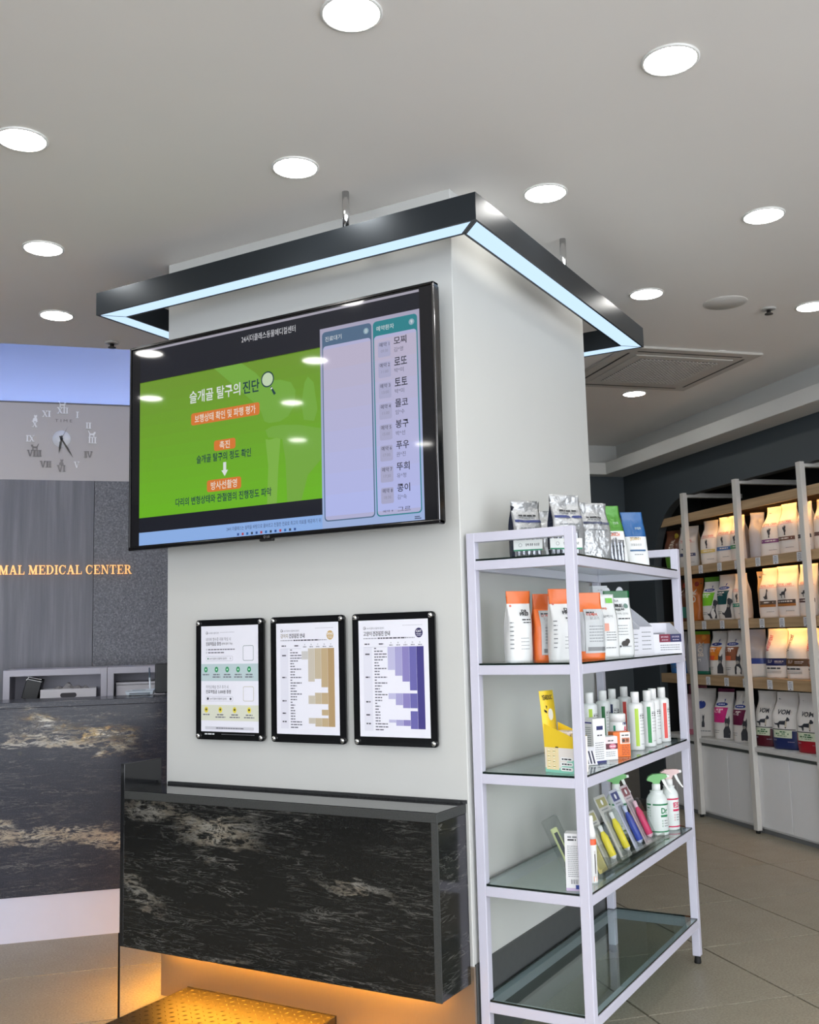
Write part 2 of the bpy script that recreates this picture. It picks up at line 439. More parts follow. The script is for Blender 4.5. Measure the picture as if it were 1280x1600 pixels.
# floor: slab with grout, and every tile a piece
fl = struct(MB().box(A0, A1, B0, 4.5, -.12, -.014, GROUT).build('floor', rot=ROOM))
TA, TB = .589, .608
tile0 = MB().box(.0038, TA - .0038, .0038, TB - .0038, -.014, 0, TILE, .0012, 1)
tme = None
for i in range(-9, 5):
    for j in range(-8, 6):
        a0 = .68 + i * TA; b0 = .14 + j * TB
        if a0 > 2.9 or a0 < -4.2: continue
        if b0 < -3.3 or b0 > 4.4: continue
        if tme is None:
            t = tile0.build('tile', fl, (a0, b0, 0)); tme = t.data
        else:
            t = bpy.data.objects.new('tile', tme); COL.objects.link(t); t.parent = fl; t.location = (a0, b0, 0)
# ceiling with the recess over the reception
c = MB()
c.box(A0, A1, B0, 2.236, H, H + .1, CEIL)
c.box(.45, A1, 2.236, 4.6, H, H + .1, CEIL)
ceil = struct(c.build('ceiling', rot=ROOM))
c = MB(); c.box(A0, .45, 2.2, 3.75, 3.42, 3.52, CEIL); c.box(A0, .45, 2.19, 2.236, H + .1, 3.42, CEIL)
struct(c.build('ceiling_recess', rot=ROOM))

struct(MB().box(A0 - .12, A0, B0, 4.5, 0, H, M((84, 84, 86), .6, var=.1, vs=3)).build('wall_unseen_left', rot=ROOM))  # unseen wall, added dark so the TV and acrylic frames reflect less brightness
# column in the middle
BRK = WHITE
col = struct(MB().box(-1.318, 0, 0, 1.2854, 0, H, WHITE, .002, 1).build('wall_column'))
struct(MB().box(-1.33, .006, -.012, -.0005, 0, .276, STEEL).box(-1.33, -1.3185, -.0005, 1.0, 0, .276, STEEL).build('baseboard_front'))
k = MB(); k.box(0.0005, .006, .006, 1.288, 0, .28, M((78, 80, 80), .45, var=.15, vs=40)); struct(k.build('baseboard_right'))

# reception wall: stone slabs below, plain grey panel above, recessed strip on top
wl = struct(MB().box(A0, .45, 3.56, 3.66, 0, 3.42, LOWWHITE).build('wall_left', rot=ROOM))
MB().box(A0, .45, 3.1, 3.125, 2.301, 2.768, LOWWHITE, .002, 1).box(A0, .45, 3.125, 3.56, 2.301, 2.60, LOWWHITE).build('plaster_panel', wl)
MB().box(A0, .45, 3.096, 3.128, 2.768, 2.775, M((120, 118, 122), .5)).build('ledge', wl)
for x0, x1, mt in ((A0, -3.44, STONE2), (-3.44, -2.35, STONE2), (-2.35, -1.254, STONE1), (-1.254, -.16, STONE2), (-.16, .45, STONE1)):
    MB().box(x0 + .001, x1 - .001, 3.092, 3.56, 0, 2.301, mt, .001, 1).build('stone_panel', wl)
# cove light tube behind the ledge
cv = empty('cove_light', 'cool blue tube light lying in the cove above the reception wall', 'light', ab(-2.2, 3.22, 2.60), ROOM)
MB().box(-2.9, 2.5, -.02, .02, 0, .012, GREYW).build('housing', cv)
MB().box(-2.9, 2.5, -.016, .016, .012, .026, EM((120, 165, 255), 30)).build('tube', cv)
struct(MB().box(.42, .54, 3.1, 4.5, 0, H, DARKWALL).build('wall_side', rot=ROOM))

# far wall and product wall (with a round-cornered opening)
wb = struct(MB().box(.54, 3.7, 4.346, 4.45, 0, 2.66, DARKWALL).build('wall_back', rot=ROOM))
MB().box(.54, 3.1, 4.40, 4.6, 2.66, H, WHITE).build('upper_wall', wb)
MB().box(.54, 2.926, 4.335, 4.346, 0, .33, M((92, 87, 80), .5, var=.1)).build('skirting', wb)
b_end = -2.6
# polygon with the opening cut out (b, z)
arc = [(3.92, 0.0)] + [(3.39 + .53 * math.cos(R(t)), 1.79 + .53 * math.sin(R(t))) for t in range(0, 91, 9)] + [(b_end, 2.32)]
poly = [(b_end, 2.66), (4.346, 2.66), (4.346, 0.0)] + arc
m_ = MB(); m_.prism(poly, 2.926, 2.99, DARKWALL, 'yz')
wr = struct(m_.build('wall_right', rot=ROOM))
k = MB(); k.box(3.42, 3.5, b_end, 4.346, 0, 2.66, BLACKIN); k.box(2.99, 3.42, 4.0, 4.346, 0, 2.66, BLACKIN); k.box(2.99, 3.42, b_end, 4.0, 2.42, 2.5, BLACKIN)
k.build('niche_lining', wr)
MB().box(2.90, 3.5, b_end, 4.6, 2.665, H, WHITE).build('upper_wall', wr)
# projecting cove trough
struct(MB().box(2.712, 2.926, b_end, 4.346, 2.605, 2.702, WHITE, .002, 1).build('trim_1', rot=ROOM))
struct(MB().box(.54, 2.712, 4.235, 4.346, 2.605, 2.702, WHITE, .002, 1).build('trim_2', rot=ROOM))

# ================================================================= CEILING FITTINGS
def downlight():
    r = empty('downlight', '', 'light')
    MB().lathe([(.079, 0), (.079, -.004), (.072, -.006), (.070, -.002)], M((225, 225, 222), .4), seg=32).build('trim_ring', r)
    MB().lathe([(.0705, -.001), (.0705, -.004)], EM((255, 252, 246), LAMP), seg=32).build('diffuser', r)
    return r
dl0 = downlight(); first = True
rows = {-3.52: 'fourth', -2.65: 'third', -1.77: 'second'}
AA = (-4.7, -3.46, -2.43, -1.40, -.55, .345, 1.24, 2.14); BB = (-3.54, -2.66, -1.78, -.90, -.04, .86, 1.71, 2.66, 3.55)
NAMED = {(-.55, -.90): 'round ceiling downlight at the top edge left of the middle', (.345, -.90): 'large round ceiling downlight upper right, nearest the top right corner',
 (-1.40, -.04): 'round ceiling downlight cut by the left edge of the picture', (-.55, -.04): 'round ceiling downlight left of the steel rod of the square ring lamp',
 (.345, -.04): 'round ceiling downlight right above the front corner of the ring lamp', (1.24, -.04): 'round ceiling downlight high on the right, above the smoke detector',
 (-1.40, .86): 'round ceiling downlight above the left end of the ring lamp', (1.24, .86): 'round ceiling downlight beside the right rod of the ring lamp',
 (-1.40, 1.71): 'round ceiling downlight over the reception counter and clock', (2.14, .86): 'round ceiling downlight cut by the right edge, beside the ceiling sprinkler',
 (2.14, 2.66): 'round ceiling downlight below the air conditioner grille', (2.14, 3.55): 'farthest small downlight half hidden behind the column'}
for bb in BB:
    for aa in AA:
        P = ab(aa, bb - (.2 if aa < -4 else 0), H)
        if aa < -4 and bb == -1.78: P = ab(-4.75, -1.27, H)
        if -1.45 < P[0] < .1 and -.1 < P[1] < 1.4: continue        # the column stands there
        if bb > 2.236 and aa < .45: continue
        if aa < -2 and bb in (-.90, 1.71): continue
        if aa < -4 and bb == .86: continue
        lab = NAMED.get((aa, bb))
        o = dl0 if first else copy_tree(dl0, P, ROOM)
        o.location = P; first = False
        o['group'] = 'ceiling downlights'
        o['label'] = lab or 'round ceiling downlight outside the picture, behind the viewer or the column'
# air conditioner cassette
ac = empty('ceiling_air_conditioner', 'white square ceiling air conditioner with a dark perforated grille', 'air conditioner', ab(1.975, 2.06, H), ROOM)
ACW = M((196, 192, 186), .5, var=.03)
k = MB(); k.box(-.43, .43, -.43, .43, -.016, 0, ACW, .008, 2); k.build('panel', ac)
k = MB()
for sx_, sy_ in ((1, 0), (-1, 0), (0, 1), (0, -1)):
    if sx_: k.box(sx_ * .365 - .006, sx_ * .365 + .006, -.33, .33, -.0172, -.015, BLACKM)
    else: k.box(-.33, .33, sy_ * .365 - .006, sy_ * .365 + .006, -.0172, -.015, BLACKM)
k.build('air_slot', ac)
k = MB(); k.box(-.31, .31, -.31, .31, -.022, -.016, ACW, .004, 1); k.build('grille_frame', ac)
k = MB(); k.box(-.25, .25, -.25, .25, -.0235, -.022, M((40, 39, 38), .8)); k.build('grille_backing', ac)
k = MB()
for i in range(20):
    t = -.25 + .5 * (i + .5) / 20
    k.box(t - .0045, t + .0045, -.25, .25, -.027, -.0235, ACW); k.box(-.25, .25, t - .0045, t + .0045, -.0265, -.0235, ACW)
g = k.build('grille_bars', ac); g['kind'] = 'stuff'
# speaker, sprinklers
sp = empty('ceiling_speaker', 'round white flush ceiling speaker above the air conditioner', 'speaker', ab(1.682, .90, H), ROOM)
MB().lathe([(.104, 0), (.103, -.002), (.097, -.0025), (.0, -.0025)], M((214, 211, 206), .55), seg=36).build('rim', sp)
MB().lathe([(.094, -.0026), (.093, -.0034), (0.001, -.0036)], M((206, 203, 198), .6, bump=(260, .5, .003)), seg=32).build('grille', sp)
for lab, P in (('small white ceiling sprinkler head right of the ceiling speaker', ab(1.946, .934, H)), ('small dark ceiling sprinkler head above the wall clock', ab(-1.151, 2.115, H))):
    s_ = empty('ceiling_sprinkler', lab, 'sprinkler', P, 0, 'ceiling sprinklers')
    MB().lathe([(.036, 0), (.034, -.006), (.014, -.010), (.013, -.004)], M((186, 184, 180), .4), seg=24).build('escutcheon', s_)
    MB().lathe([(.010, -.004), (.010, -.022), (.020, -.026), (.020, -.030), (0.004, -.032)], M((70, 68, 66), .4, .6), seg=14).build('deflector', s_)

# ================================================================= SQUARE RING LAMP
rl = empty('ring_pendant_lamp', 'large dark square ring lamp hung around the column with pale blue light', 'pendant lamp', (0, 0, 2.637))
X0, X1, Y0, Y1, W_, Ht = -1.50, .205, -.22, 1.53, .09, .092
rim = .008
def bar(name, pts_o, pts_i, mats):
    """one mitred bar: outer edge p0-p1, inner edge q0-q1 (xy)"""
    p0, p1 = pts_o; q0, q1 = pts_i
    k = MB(); vs = [(x, y, z) for z in (0, Ht) for x, y in (p0, p1, q1, q0)]
    k.add(vs, [(4, 5, 6, 7), (0, 1, 5, 4), (2, 3, 7, 6), (1, 2, 6, 5), (3, 0, 4, 7)], RINGM)
    def lerp(a, b, t): return (a[0] + (b[0] - a[0]) * t, a[1] + (b[1] - a[1]) * t)
    e = rim / W_
    i0, i1 = lerp(p0, q0, e), lerp(p1, q1, e); j0, j1 = lerp(q0, p0, e), lerp(q1, p1, e)
    # bottom rims and the raised ceiling of the tray
    k.add([(*p0, 0), (*p1, 0), (*i1, 0), (*i0, 0), (*j0, 0), (*j1, 0), (*q1, 0), (*q0, 0)], [(3, 2, 1, 0), (7, 6, 5, 4)], RINGM)
    o = k.build('frame_bar', rl)
    d = MB(); ln = math.hypot(p1[0] - p0[0], p1[1] - p0[1]); g0, g1 = mats
    ii0, ii1 = lerp(i0, i1, g0), lerp(i1, i0, g1); jj0, jj1 = lerp(j0, j1, g0), lerp(j1, j0, g1)
    vs = [(*ii0, .002), (*ii1, .002), (*jj1, .002), (*jj0, .002), (*ii0, .012), (*ii1, .012), (*jj1, .012), (*jj0, .012)]
    d.add(vs, [(3, 2, 1, 0), (4, 5, 6, 7), (0, 1, 5, 4), (1, 2, 6, 5), (2, 3, 7, 6), (3, 0, 4, 7)], EM((200, 228, 255), RING))
    d.build('diffuser', rl)
    if g0 or g1:
        cap = MB()
        for g_, (a, b_, c_, d_) in ((g0, (i0, ii0, jj0, j0)), (g1, (ii1, i1, j1, jj1))):
            if g_: cap.add([(*a, .001), (*b_, .001), (*c_, .001), (*d_, .001)], [(3, 2, 1, 0)], RINGM)
        cap.build('joint_cover', rl)
O = [(X0, Y0), (X1, Y0), (X1, Y1), (X0, Y1)]; I = [(X0 + W_, Y0 + W_), (X1 - W_, Y0 + W_), (X1 - W_, Y1 - W_), (X0 + W_, Y1 - W_)]
for n in range(4):
    m2 = (n + 1) % 4
    bar('bar', (O[n], O[m2]), (I[n], I[m2]), (.008 if n == 1 else 0, .008 if n == 0 else 0))
for (x, y) in ((-.32, -.175), (.16, .655), (-1.455, .65), (-.6, 1.485)):
    MB().cyl((x, y, Ht), .0125, H - 2.637 - Ht, CHROME, seg=16).build('suspension_rod', rl)
# LED strip under the bench (warm)
ls = empty('led_strip', 'warm amber strip light fixed under the floating granite bench', 'light', (-.66, -.03, .212))
MB().box(-.62, .54, -.012, .012, 0.004, .0135, GREYW).build('channel', ls)
MB().box(-.62, .54, -.008, .008, 0, .004, EM((255, 176, 52), BENCH_LED)).build('diffuser', ls)
ls = empty('led_strip', 'warm amber strip light along the left side of the steel column base', 'light', (-1.3395, .36, .212))
MB().box(-.009, .009, -.36, .36, 0.004, .0135, GREYW).build('channel', ls)
MB().box(-.007, .007, -.36, .36, 0, .004, EM((255, 176, 52), BENCH_LED * .9)).build('diffuser', ls)

# ================================================================= GRANITE BENCH
gb = empty('granite_bench', 'black granite bench with white veins floating at the foot of the column', 'bench', (0, 0, 0))
bl, br, bd, bt, bb_ = -1.331, -.005, .2074, .783, .2258
k = MB(); k.box(bl, br - .02, -bd, -bd + .022, bb_, bt - .03, GRAN_B, .0015, 1); k.build('front_panel', gb)
k = MB(); k.box(br - .02, br, -bd, -.0125, bb_, bt - .03, GRAN_B, .0015, 1); k.build('end_panel', gb)
k = MB(); k.box(br - .021, br + .0006, -bd - .0006, -bd + .006, bb_, bt - .03, GRAN_EDGE); k.build('corner_edge', gb)
k = MB(); k.box(bl, br + .001, -bd - .001, -.012, bt - .03, bt - .002, GRAN_EDGE, .001, 1); k.box(bl + .002, br - .002, -bd + .004, -.012, bt - .002, bt, GRAN_TOP); k.build('top_slab', gb)
k = MB(); k.box(bl + .002, br - .02, -bd + .022, -.0125, bb_ + .004, bb_ + .012, BLACKM); k.box(bl + .03, br - .03, -.05, -.0125, bt - .05, bt - .03, BLACKM); k.build('underside_panel', gb)
k = MB(); k.box(bl - .02, bl, -bd, -.0125, bb_, .879, GRAN_TOP, .0015, 1); k.build('side_panel', gb)
k = MB(); k.box(bl + .03, br, -.012, -.001, bt - .002, bt + .009, M((38, 40, 42), .6, bump=(90, .8, .004))); k.build('sealant_bead', gb)

# ================================================================= PET SCALE (tread plate)
ps = empty('pet_scale', 'tread plate floor scale platform lying in front of the steel column base', 'scale', (-.86, -.36, 0))
TREAD = make_brushed('tread_plate_steel', (64, 57, 46), .45, (30, 30, 30), .7)
k = MB(); k.box(-.335, .335, -.34, .345, .018, .05, TREAD, .004, 2); k.build('platform', ps)
k = MB()
for i in range(22):
    for j in range(23):
        x = -.32 + i * .0305 ; y = -.325 + j * .0295
        if (i + j) % 2: an = R(45)
        else: an = R(-45)
        ca, sa = math.cos(an), math.sin(an); vs = []
        for (u, v, z) in ((-.010, 0, .05), (0, .0028, .05), (.010, 0, .05), (0, -.0028, .05), (-.004, 0, .0523), (.004, 0, .0523)):
            vs.append((x + u * ca - v * sa, y + u * sa + v * ca, z))
        k.add(vs, [(0, 3, 4), (3, 5, 4), (3, 2, 5), (2, 1, 5), (1, 4, 5), (1, 0, 4)], TREAD, True)
o = k.build('tread_bumps', ps); o['kind'] = 'stuff'
for sx_ in (-.29, .29):
    for sy_ in (-.29, .29):
        MB().cyl((sx_, sy_, 0), .022, .018, RUBBER, seg=14).build('foot', ps)
k = MB(); k.box(-.3355, .3355, .345, .349, .016, .051, M((60, 52, 44), .5, .5)); k.build('edge_strip', ps)
# ================================================================= TELEVISION
tv = empty('television', 'large wall mounted television showing a green slide and an appointment list', 'television', (-.703, 0, 2.095))
tx, tz = .703, -2.095     # builder works in world x,z
def TF(x, z, L=0): return (x + .703, -.1290 - .0002 * L, z - 2.095)
k = MB(); k.box(-1.395 + tx, -.008 + tx, -.128, -.082, 1.690 + tz, 2.499 + tz, BLACKP, .006, 2); k.box(-1.2 + tx, -.2 + tx, -.083, -.05, 1.78 + tz, 2.4 + tz, BLACKM, .01, 2); k.build('housing', tv)
k = MB()
fx0, fx1, fz0, fz1 = -1.400 + tx, -.003 + tx, 1.686 + tz, 2.503 + tz
BEZ = M((22, 22, 24), .18, .3)
k.box(fx0, fx1, -.1325, -.10, fz1 - .010, fz1, BEZ, .002, 1); k.box(fx0, fx0 + .008, -.1325, -.10, fz0, fz1, BEZ, .002, 1)
k.box(fx1 - .010, fx1, -.1325, -.10, fz0, fz1, M((120, 120, 122), .12, 1.0), .003, 2); k.box(fx0, fx1, -.1335, -.10, fz0, fz0 + .014, BEZ, .003, 2)
k.build('bezel', tv)
k = MB(); k.box(-.30 + tx - .1, -.30 + tx + .1, -.05, 0, -.12, .12, BLACKM); k.box(-1.0 + tx - .1, -1.0 + tx + .1, -.05, 0, -.12, .12, BLACKM); k.build('wall_bracket', tv)
k = MB(); k.box(-.722 + tx - .03, -.722 + tx + .03, -.128, -.11, fz0 - .008, fz0 + .004, BLACKM, .004, 2); k.build('sensor_pod', tv)
def SCR(c, s=1.0):
    return M(c, .06, 0.0, None, s, spec=.5)
def scr(c, s=.80):
    key = ('scr', tuple(c), s)
    if key in _mc: return _mc[key]
    m = bpy.data.materials.new('screen_pixels'); m.use_nodes = True
    b = m.node_tree.nodes['Principled BSDF']
    b.inputs['Base Color'].default_value = (.012, .012, .014, 1); b.inputs['Roughness'].default_value = .045
    b.inputs['Specular IOR Level'].default_value = .34
    b.inputs['Emission Color'].default_value = rgb(c); b.inputs['Emission Strength'].default_value = s
    _mc[key] = m
    return m
k = MB(); k.box(-1.388 + tx, -.014 + tx, -.129, -.1275, 1.702 + tz, 2.490 + tz, scr((3, 3, 4))); sc = k.build('screen', tv)
k = MB()
q = lambda x0, x1, z0, z1, c, L=1: k.quad(TF, x0, x1, z0, z1, scr(c), L)
NAVY = (17, 20, 31)
q(-1.345, -.062, 2.35, 2.477, NAVY); q(-1.345, -.062, 2.477, 2.486, (176, 172, 186))
q(-1.345, -.470, 1.753, 1.811, NAVY)
# green slide; the screen's viewing-angle falloff is painted as a vertical tone ramp
N = 12
for i in range(N):
    z0 = 1.811 + (2.353 - 1.811) * i / N; z1 = 1.811 + (2.353 - 1.811) * (i + 1) / N; t = i / (N - 1)
    q(-1.345, -.470, z0, z1, (int(114 + 2 * t), int(192 - 32 * t), int(24 + 14 * t)))
GB = (124, 180, 62); GB2 = (134, 190, 70)
k.poly(TF, [(-.960, 2.352), (-.827, 2.352), (-.761, 2.305), (-.728, 2.269), (-.648, 2.262), (-.600, 2.245), (-.580, 2.212), (-.586, 2.157), (-.615, 2.122), (-.65, 2.108), (-.700, 2.108), (-.722, 2.117), (-.735, 2.150), (-.754, 2.181), (-.811, 2.229)], scr(GB), 2)
k.poly(TF, [(-.718, 2.084), (-.69, 2.094), (-.640, 2.094), (-.563, 2.084), (-.472, 2.060), (-.472, 1.95), (-.53, 1.90), (-.56, 1.811), (-.622, 1.811), (-.628, 1.963), (-.642, 2.042), (-.706, 2.056)], scr(GB), 2)
k.poly(TF, [(-.718, 2.051), (-.70, 2.046), (-.665, 2.050), (-.65, 2.043), (-.660, 1.95), (-.669, 1.811), (-.713, 1.811), (-.706, 1.95)], scr(GB2), 2)
k.poly(TF, [(-.555, 2.16), (-.54, 2.235), (-.525, 2.255), (-.50, 2.23), (-.485, 2.13), (-.5, 2.09), (-.545, 2.1)], scr(GB), 2)
WH = scr((236, 240, 238)); TEAL = scr((12, 62, 66)); OR = scr((228, 126, 48))
k.text(TF, '24시더클래스동물메디컬센터', -.827, 2.429, .026, scr((225, 226, 232)), 3, width=.250)
k.text(TF, '슬개골 탈구의', -1.084, 2.232, .049, WH, 4, width=.250, bold=.012)
k.text(TF, '진단', -.822, 2.233, .048, TEAL, 4, width=.078, bold=.02)
k.disc(TF, -.706, 2.272, .026, scr((206, 226, 190)), 4, 24); k.ring(TF, -.706, 2.272, .030, .005, TEAL, 5, 24)
k.poly(TF, [(-.694, 2.240), (-.688, 2.244), (-.668, 2.214), (-.677, 2.209)], TEAL, 5)
k.poly(TF, [(-.692, 2.236), (-.686, 2.240), (-.683, 2.235), (-.689, 2.231)], WH, 6)
def pill(x0, x1, z0, z1, t, h, wd):
    k.rrect(TF, x0, x1, z0, z1, .010, OR, 3); k.text(TF, t, (x0 + x1) / 2, (z0 + z1) / 2 - h / 2, h, scr((246, 236, 220)), 4, 'c', wd, .01)
pill(-1.076, -.744, 2.146, 2.193, '보행상태 확인 및 파행 평가', .032, .295)
pill(-.962, -.858, 2.034, 2.074, '촉진', .030, .050)
k.text(TF, '슬개골 탈구의 정도 확인', -1.048, 1.995, .032, TEAL, 4, width=.263, bold=.018)
k.poly(TF, [(-.917, 1.987), (-.917, 1.957), (-.926, 1.957), (-.910, 1.934), (-.894, 1.957), (-.903, 1.957), (-.903, 1.987)], WH, 4)
pill(-.997, -.832, 1.881, 1.926, '방사선촬영', .032, .125)
k.text(TF, '다리의 변형상태와 관절염의 진행정도 파악', -1.154, 1.840, .032, TEAL, 4, width=.462, bold=.018)
# bottom ticker and task bar
q(-1.345, -.470, 1.703, 1.753, (150, 188, 246))
k.text(TF, '24시 더클래스는 실력을 바탕으로 올바르고 친절한 진료로 최고의 의료를 제공하기 위', -.902, 1.727, .015, scr((52, 62, 100)), 3, width=.425)
for i in range(13):
    k.quad(TF, -.852 + .0215 * i, -.852 + .0215 * i + .009, 1.707, 1.716, scr([(50, 84, 150), (60, 70, 90), (44, 110, 180), (190, 70, 80)][(i * 7) % 4]), 3)
# right part: two lists
q(-.470, -.062, 1.703, 2.418, (160, 168, 205), 1)
for i in range(10):  # viewing-angle falloff painted into the list background in steps
    t = i / 9; z0 = 1.703 + .0715 * i
    q(-.470, -.062, z0, z0 + .0715, (int(168 + 10 * t), int(190 - 16 * t), int(236 - 36 * t)), 2)
SLATE = scr((84, 112, 142)); TL2 = scr((38, 136, 146)); PB = (190, 190, 228)
for x0, x1, hd, nm, num in ((-.461, -.253, SLATE, '진료대기', '0'), (-.247, -.071, TL2, '예약환자', '9')):
    k.rrect(TF, x0, x1, 1.727, 2.404, .014, hd, 3); k.rrect(TF, x0 + .004, x1 - .004, 1.731, 2.352, .012, scr(PB), 4)
    for i in range(8):  # same falloff painted over each list panel
        t = i / 7; z0 = 1.745 + (2.34 - 1.745) * i / 8
        k.quad(TF, x0 + .004, x1 - .004, z0, z0 + .595 / 8, scr((int(190 + 8 * t), int(198 - 8 * t), int(252 - 36 * t))), 5)
    k.text(TF, nm, x0 + .014, 2.368, .018, scr((230, 236, 240)), 6); k.disc(TF, x1 - .022, 2.378, .011, scr((150, 180, 196)), 5); k.text(TF, num, x1 - .022, 2.3715, .013, scr((240, 244, 246)), 6, 'c')
ROWS = [('모찌', '김*영', '09:30'), ('로또', '박*미', '11:00'), ('토토', '박*미', '13:00'), ('몰코', '임*수', '11:00'), ('봉구', '박*선', '15:00'), ('푸우', '권*진', '17:00'), ('뚜희', '유*정', '17:30'), ('콩이', '김*숙', '18:30')]
DK = scr((38, 40, 52)); GR = scr((96, 98, 116)); GL = scr((150, 150, 172))
for i, (n1, n2, tm) in enumerate(ROWS):
    z = 2.310 - .0722 * i
    k.rrect(TF, -.228, -.178, z - .036, z + .018, .006, scr((180, 180, 214)), 6)
    k.text(TF, '예약 %d' % (i + 1), -.222, z, .015, DK, 7, width=.040); k.text(TF, tm, -.216, z - .020, .010, GL, 7, width=.028)
    k.text(TF, n1, -.164, z - .001, .028, DK, 7, width=.050, bold=.012); k.text(TF, n2, -.164, z - .026, .016, GR, 7, width=.036)
k.text(TF, '예약 9', -.222, 1.739, .008, DK, 7, width=.04); k.text(TF, '그르', -.164, 1.739, .014, DK, 7, width=.05)
k.quad(TF, -.10, -.075, 1.708, 1.711, scr((70, 80, 110)), 4); k.quad(TF, -.10, -.08, 1.714, 1.717, scr((70, 80, 110)), 4)
g = k.build('display_content', sc)
k = MB(); TB_ = lambda x, z, L=0: (x + .703, -.1337 - .0003 * L, z - 2.095)
k.text(TB_, 'LG', -.712, 1.689, .008, M((150, 150, 152), .4), 1); k.ring(TB_, -.722, 1.693, .0045, .001, M((150, 150, 152), .4), 1)
k.build('maker_mark', tv)

# ================================================================= ACRYLIC POSTER FRAMES
PAPER = M((232, 232, 242), .5, var=.015)
INK = M((58, 58, 70), .6); INKL = M((150, 150, 162), .6); INKM = M((104, 104, 116), .6)
ACR = M((12, 13, 15), .1, coat=.4)
def poster(x0, x1, label, art):
    z0, z1 = .958, 1.407; xc = (x0 + x1) / 2; hw, hh = (x1 - x0) / 2, (z1 - z0) / 2
    t = empty('poster_frame', label, 'poster', (xc, 0, (z0 + z1) / 2), 0, 'three acrylic poster frames on the column')
    k = MB(); k.prism(rr_pts(-hw, hw, -hh, hh, .012), -.024, -.016, ACR, 'xz'); k.build('acrylic_panel', t)
    pz0, pz1 = -hh + .030, hh - .024; pw = hw - .026
    def PF(x, z, L=0): return (x, -.0244 - .0002 * L, z)
    k = MB(); k.quad(PF, -pw, pw, pz0, pz1, PAPER, 0); art(k, PF, pw, pz0, pz1); k.build('printed_sheet', t)
    for sx_ in (-1, 1):
        for sz_ in (-1, 1):
            MB().lathe([(.0062, 0), (.0062, -.026), (.0085, -.027), (.0085, -.031), (.006, -.0335), (.0, -.034)], CHROME, (sx_ * (hw - .014), 0, sz_ * (hh - .013)), 14, axis='y').build('standoff', t)
def logo_line(k, F, x, z, w):
    k.ring(F, x + .005, z, .0055, .0014, INK, 1, 10); k.quad(F, x + .004, x + .011, z - .0015, z + .0005, INK, 1); k.text(F, '24시더클래스동물메디컬센터', x + .014, z - .004, .007, INKM, 1, width=w)
def art1(k, F, pw, z0, z1):
    l = -pw + .024
    logo_line(k, F, l, z1 - .026, .05); k.dashes(F, l + .07, l + .14, z1 - .025, .0012, INKL, 1, 3)
    k.text(F, '네이버 영수증 리뷰 작성 시', l, z1 - .057, .0135, INKM, 1, width=.122)
    k.text(F, '진료적립금 증정', l, z1 - .0745, .0145, INK, 1, width=.074, bold=.02); k.text(F, '(반복 참여 가능)', l + .077, z1 - .0735, .0105, INK, 1, width=.054, bold=.01)
    for i in (0, 1):
        k.ring(F, l + .003, z1 - .089 - .0115 * i, .0032, .001, INKM, 1, 8); k.dashes(F, l + .011, l + (.142 if i == 0 else .09), z1 - .089 - .0115 * i, .0042, INKM, 1, i)
    k.rrect(F, l, l + .132, z1 - .132, z1 - .114, .006, INKL, 1); k.rrect(F, l + .0007, l + .1313, z1 - .1313, z1 - .1147, .0055, PAPER, 2)
    k.quad(F, l + .008, l + .014, z1 - .126, z1 - .120, M((40, 120, 84), .6), 3); k.text(F, '24시더클래스동물메디컬센터', l + .018, z1 - .127, .008, INK, 3, width=.085); k.ring(F, l + .121, z1 - .123, .003, .001, INKM, 3, 8)
    # the square code fields are only their rounded outlines
    k.rrect(F, pw - .072, pw - .022, z1 - .132, z1 - .076, .006, M((52, 92, 84), .6), 1); k.rrect(F, pw - .0705, pw - .0235, z1 - .1305, z1 - .0775, .005, PAPER, 2)
    k.quad(F, -pw, pw, z1 - .207, z1 - .143, M((186, 204, 208), .5), 1)
    GI = M((34, 142, 88), .5)
    for i in range(5):
        x = -pw + .024 + .0525 * i; k.disc(F, x, z1 - .164, .0088, GI, 2, 16, .0105); k.disc(F, x, z1 - .164, .0038, M((190, 232, 205), .5), 3, 8)
        k.dashes(F, x - .016, x + .016, z1 - .183, .0042, INKM, 2, i); 
        if i: k.dashes(F, x - .019, x + .019, z1 - .192, .0042, INKM, 2, i + 9)
    k.text(F, '카카오채널 친구 추가 시', l, z1 - .236, .0135, INKM, 1, width=.110); k.text(F, '진료적립금 3,000원 증정', l, z1 - .2545, .0145, INK, 1, width=.122, bold=.02)
    k.rrect(F, l, l + .132, z1 - .282, z1 - .264, .006, INKL, 1); k.rrect(F, l + .0007, l + .1313, z1 - .2813, z1 - .2647, .0055, PAPER, 2)
    k.disc(F, l + .010, z1 - .273, .0052, INK, 3, 12); k.text(F, '24시더클래스동물메디컬센터', l + .020, z1 - .277, .008, INK, 3, width=.082); k.disc(F, l + .121, z1 - .273, .0045, INK, 3, 12)
    k.rrect(F, pw - .072, pw - .022, z1 - .281, z1 - .227, .006, M((176, 172, 140), .6), 1); k.rrect(F, pw - .0705, pw - .0235, z1 - .2795, z1 - .2285, .005, PAPER, 2)
    k.quad(F, -pw, pw, z1 - .354, z1 - .296, M((216, 218, 202), .5), 1)
    YI = M((228, 212, 70), .5)
    for i in range(4):
        x = -pw + .026 + .069 * i; k.disc(F, x, z1 - .314, .0092, YI, 2, 16, .011); k.disc(F, x, z1 - .313, .0045, M((70, 62, 30), .6), 3, 8)
        k.dashes(F, x - .016, x + .016, z1 - .332, .0042, INKM, 2, i + 30)
        if i: k.dashes(F, x - .024, x + .024, z1 - .341, .0042, INKM, 2, i + 40)
    k.rrect(F, l - .004, pw - .022, z0 + .008, z0 + .019, .003, M((204, 204, 214), .5), 1); k.dashes(F, l + .05, pw - .07, z0 + .0135, .0038, INKM, 2, 77)
    BW = M((210, 212, 216), .5)
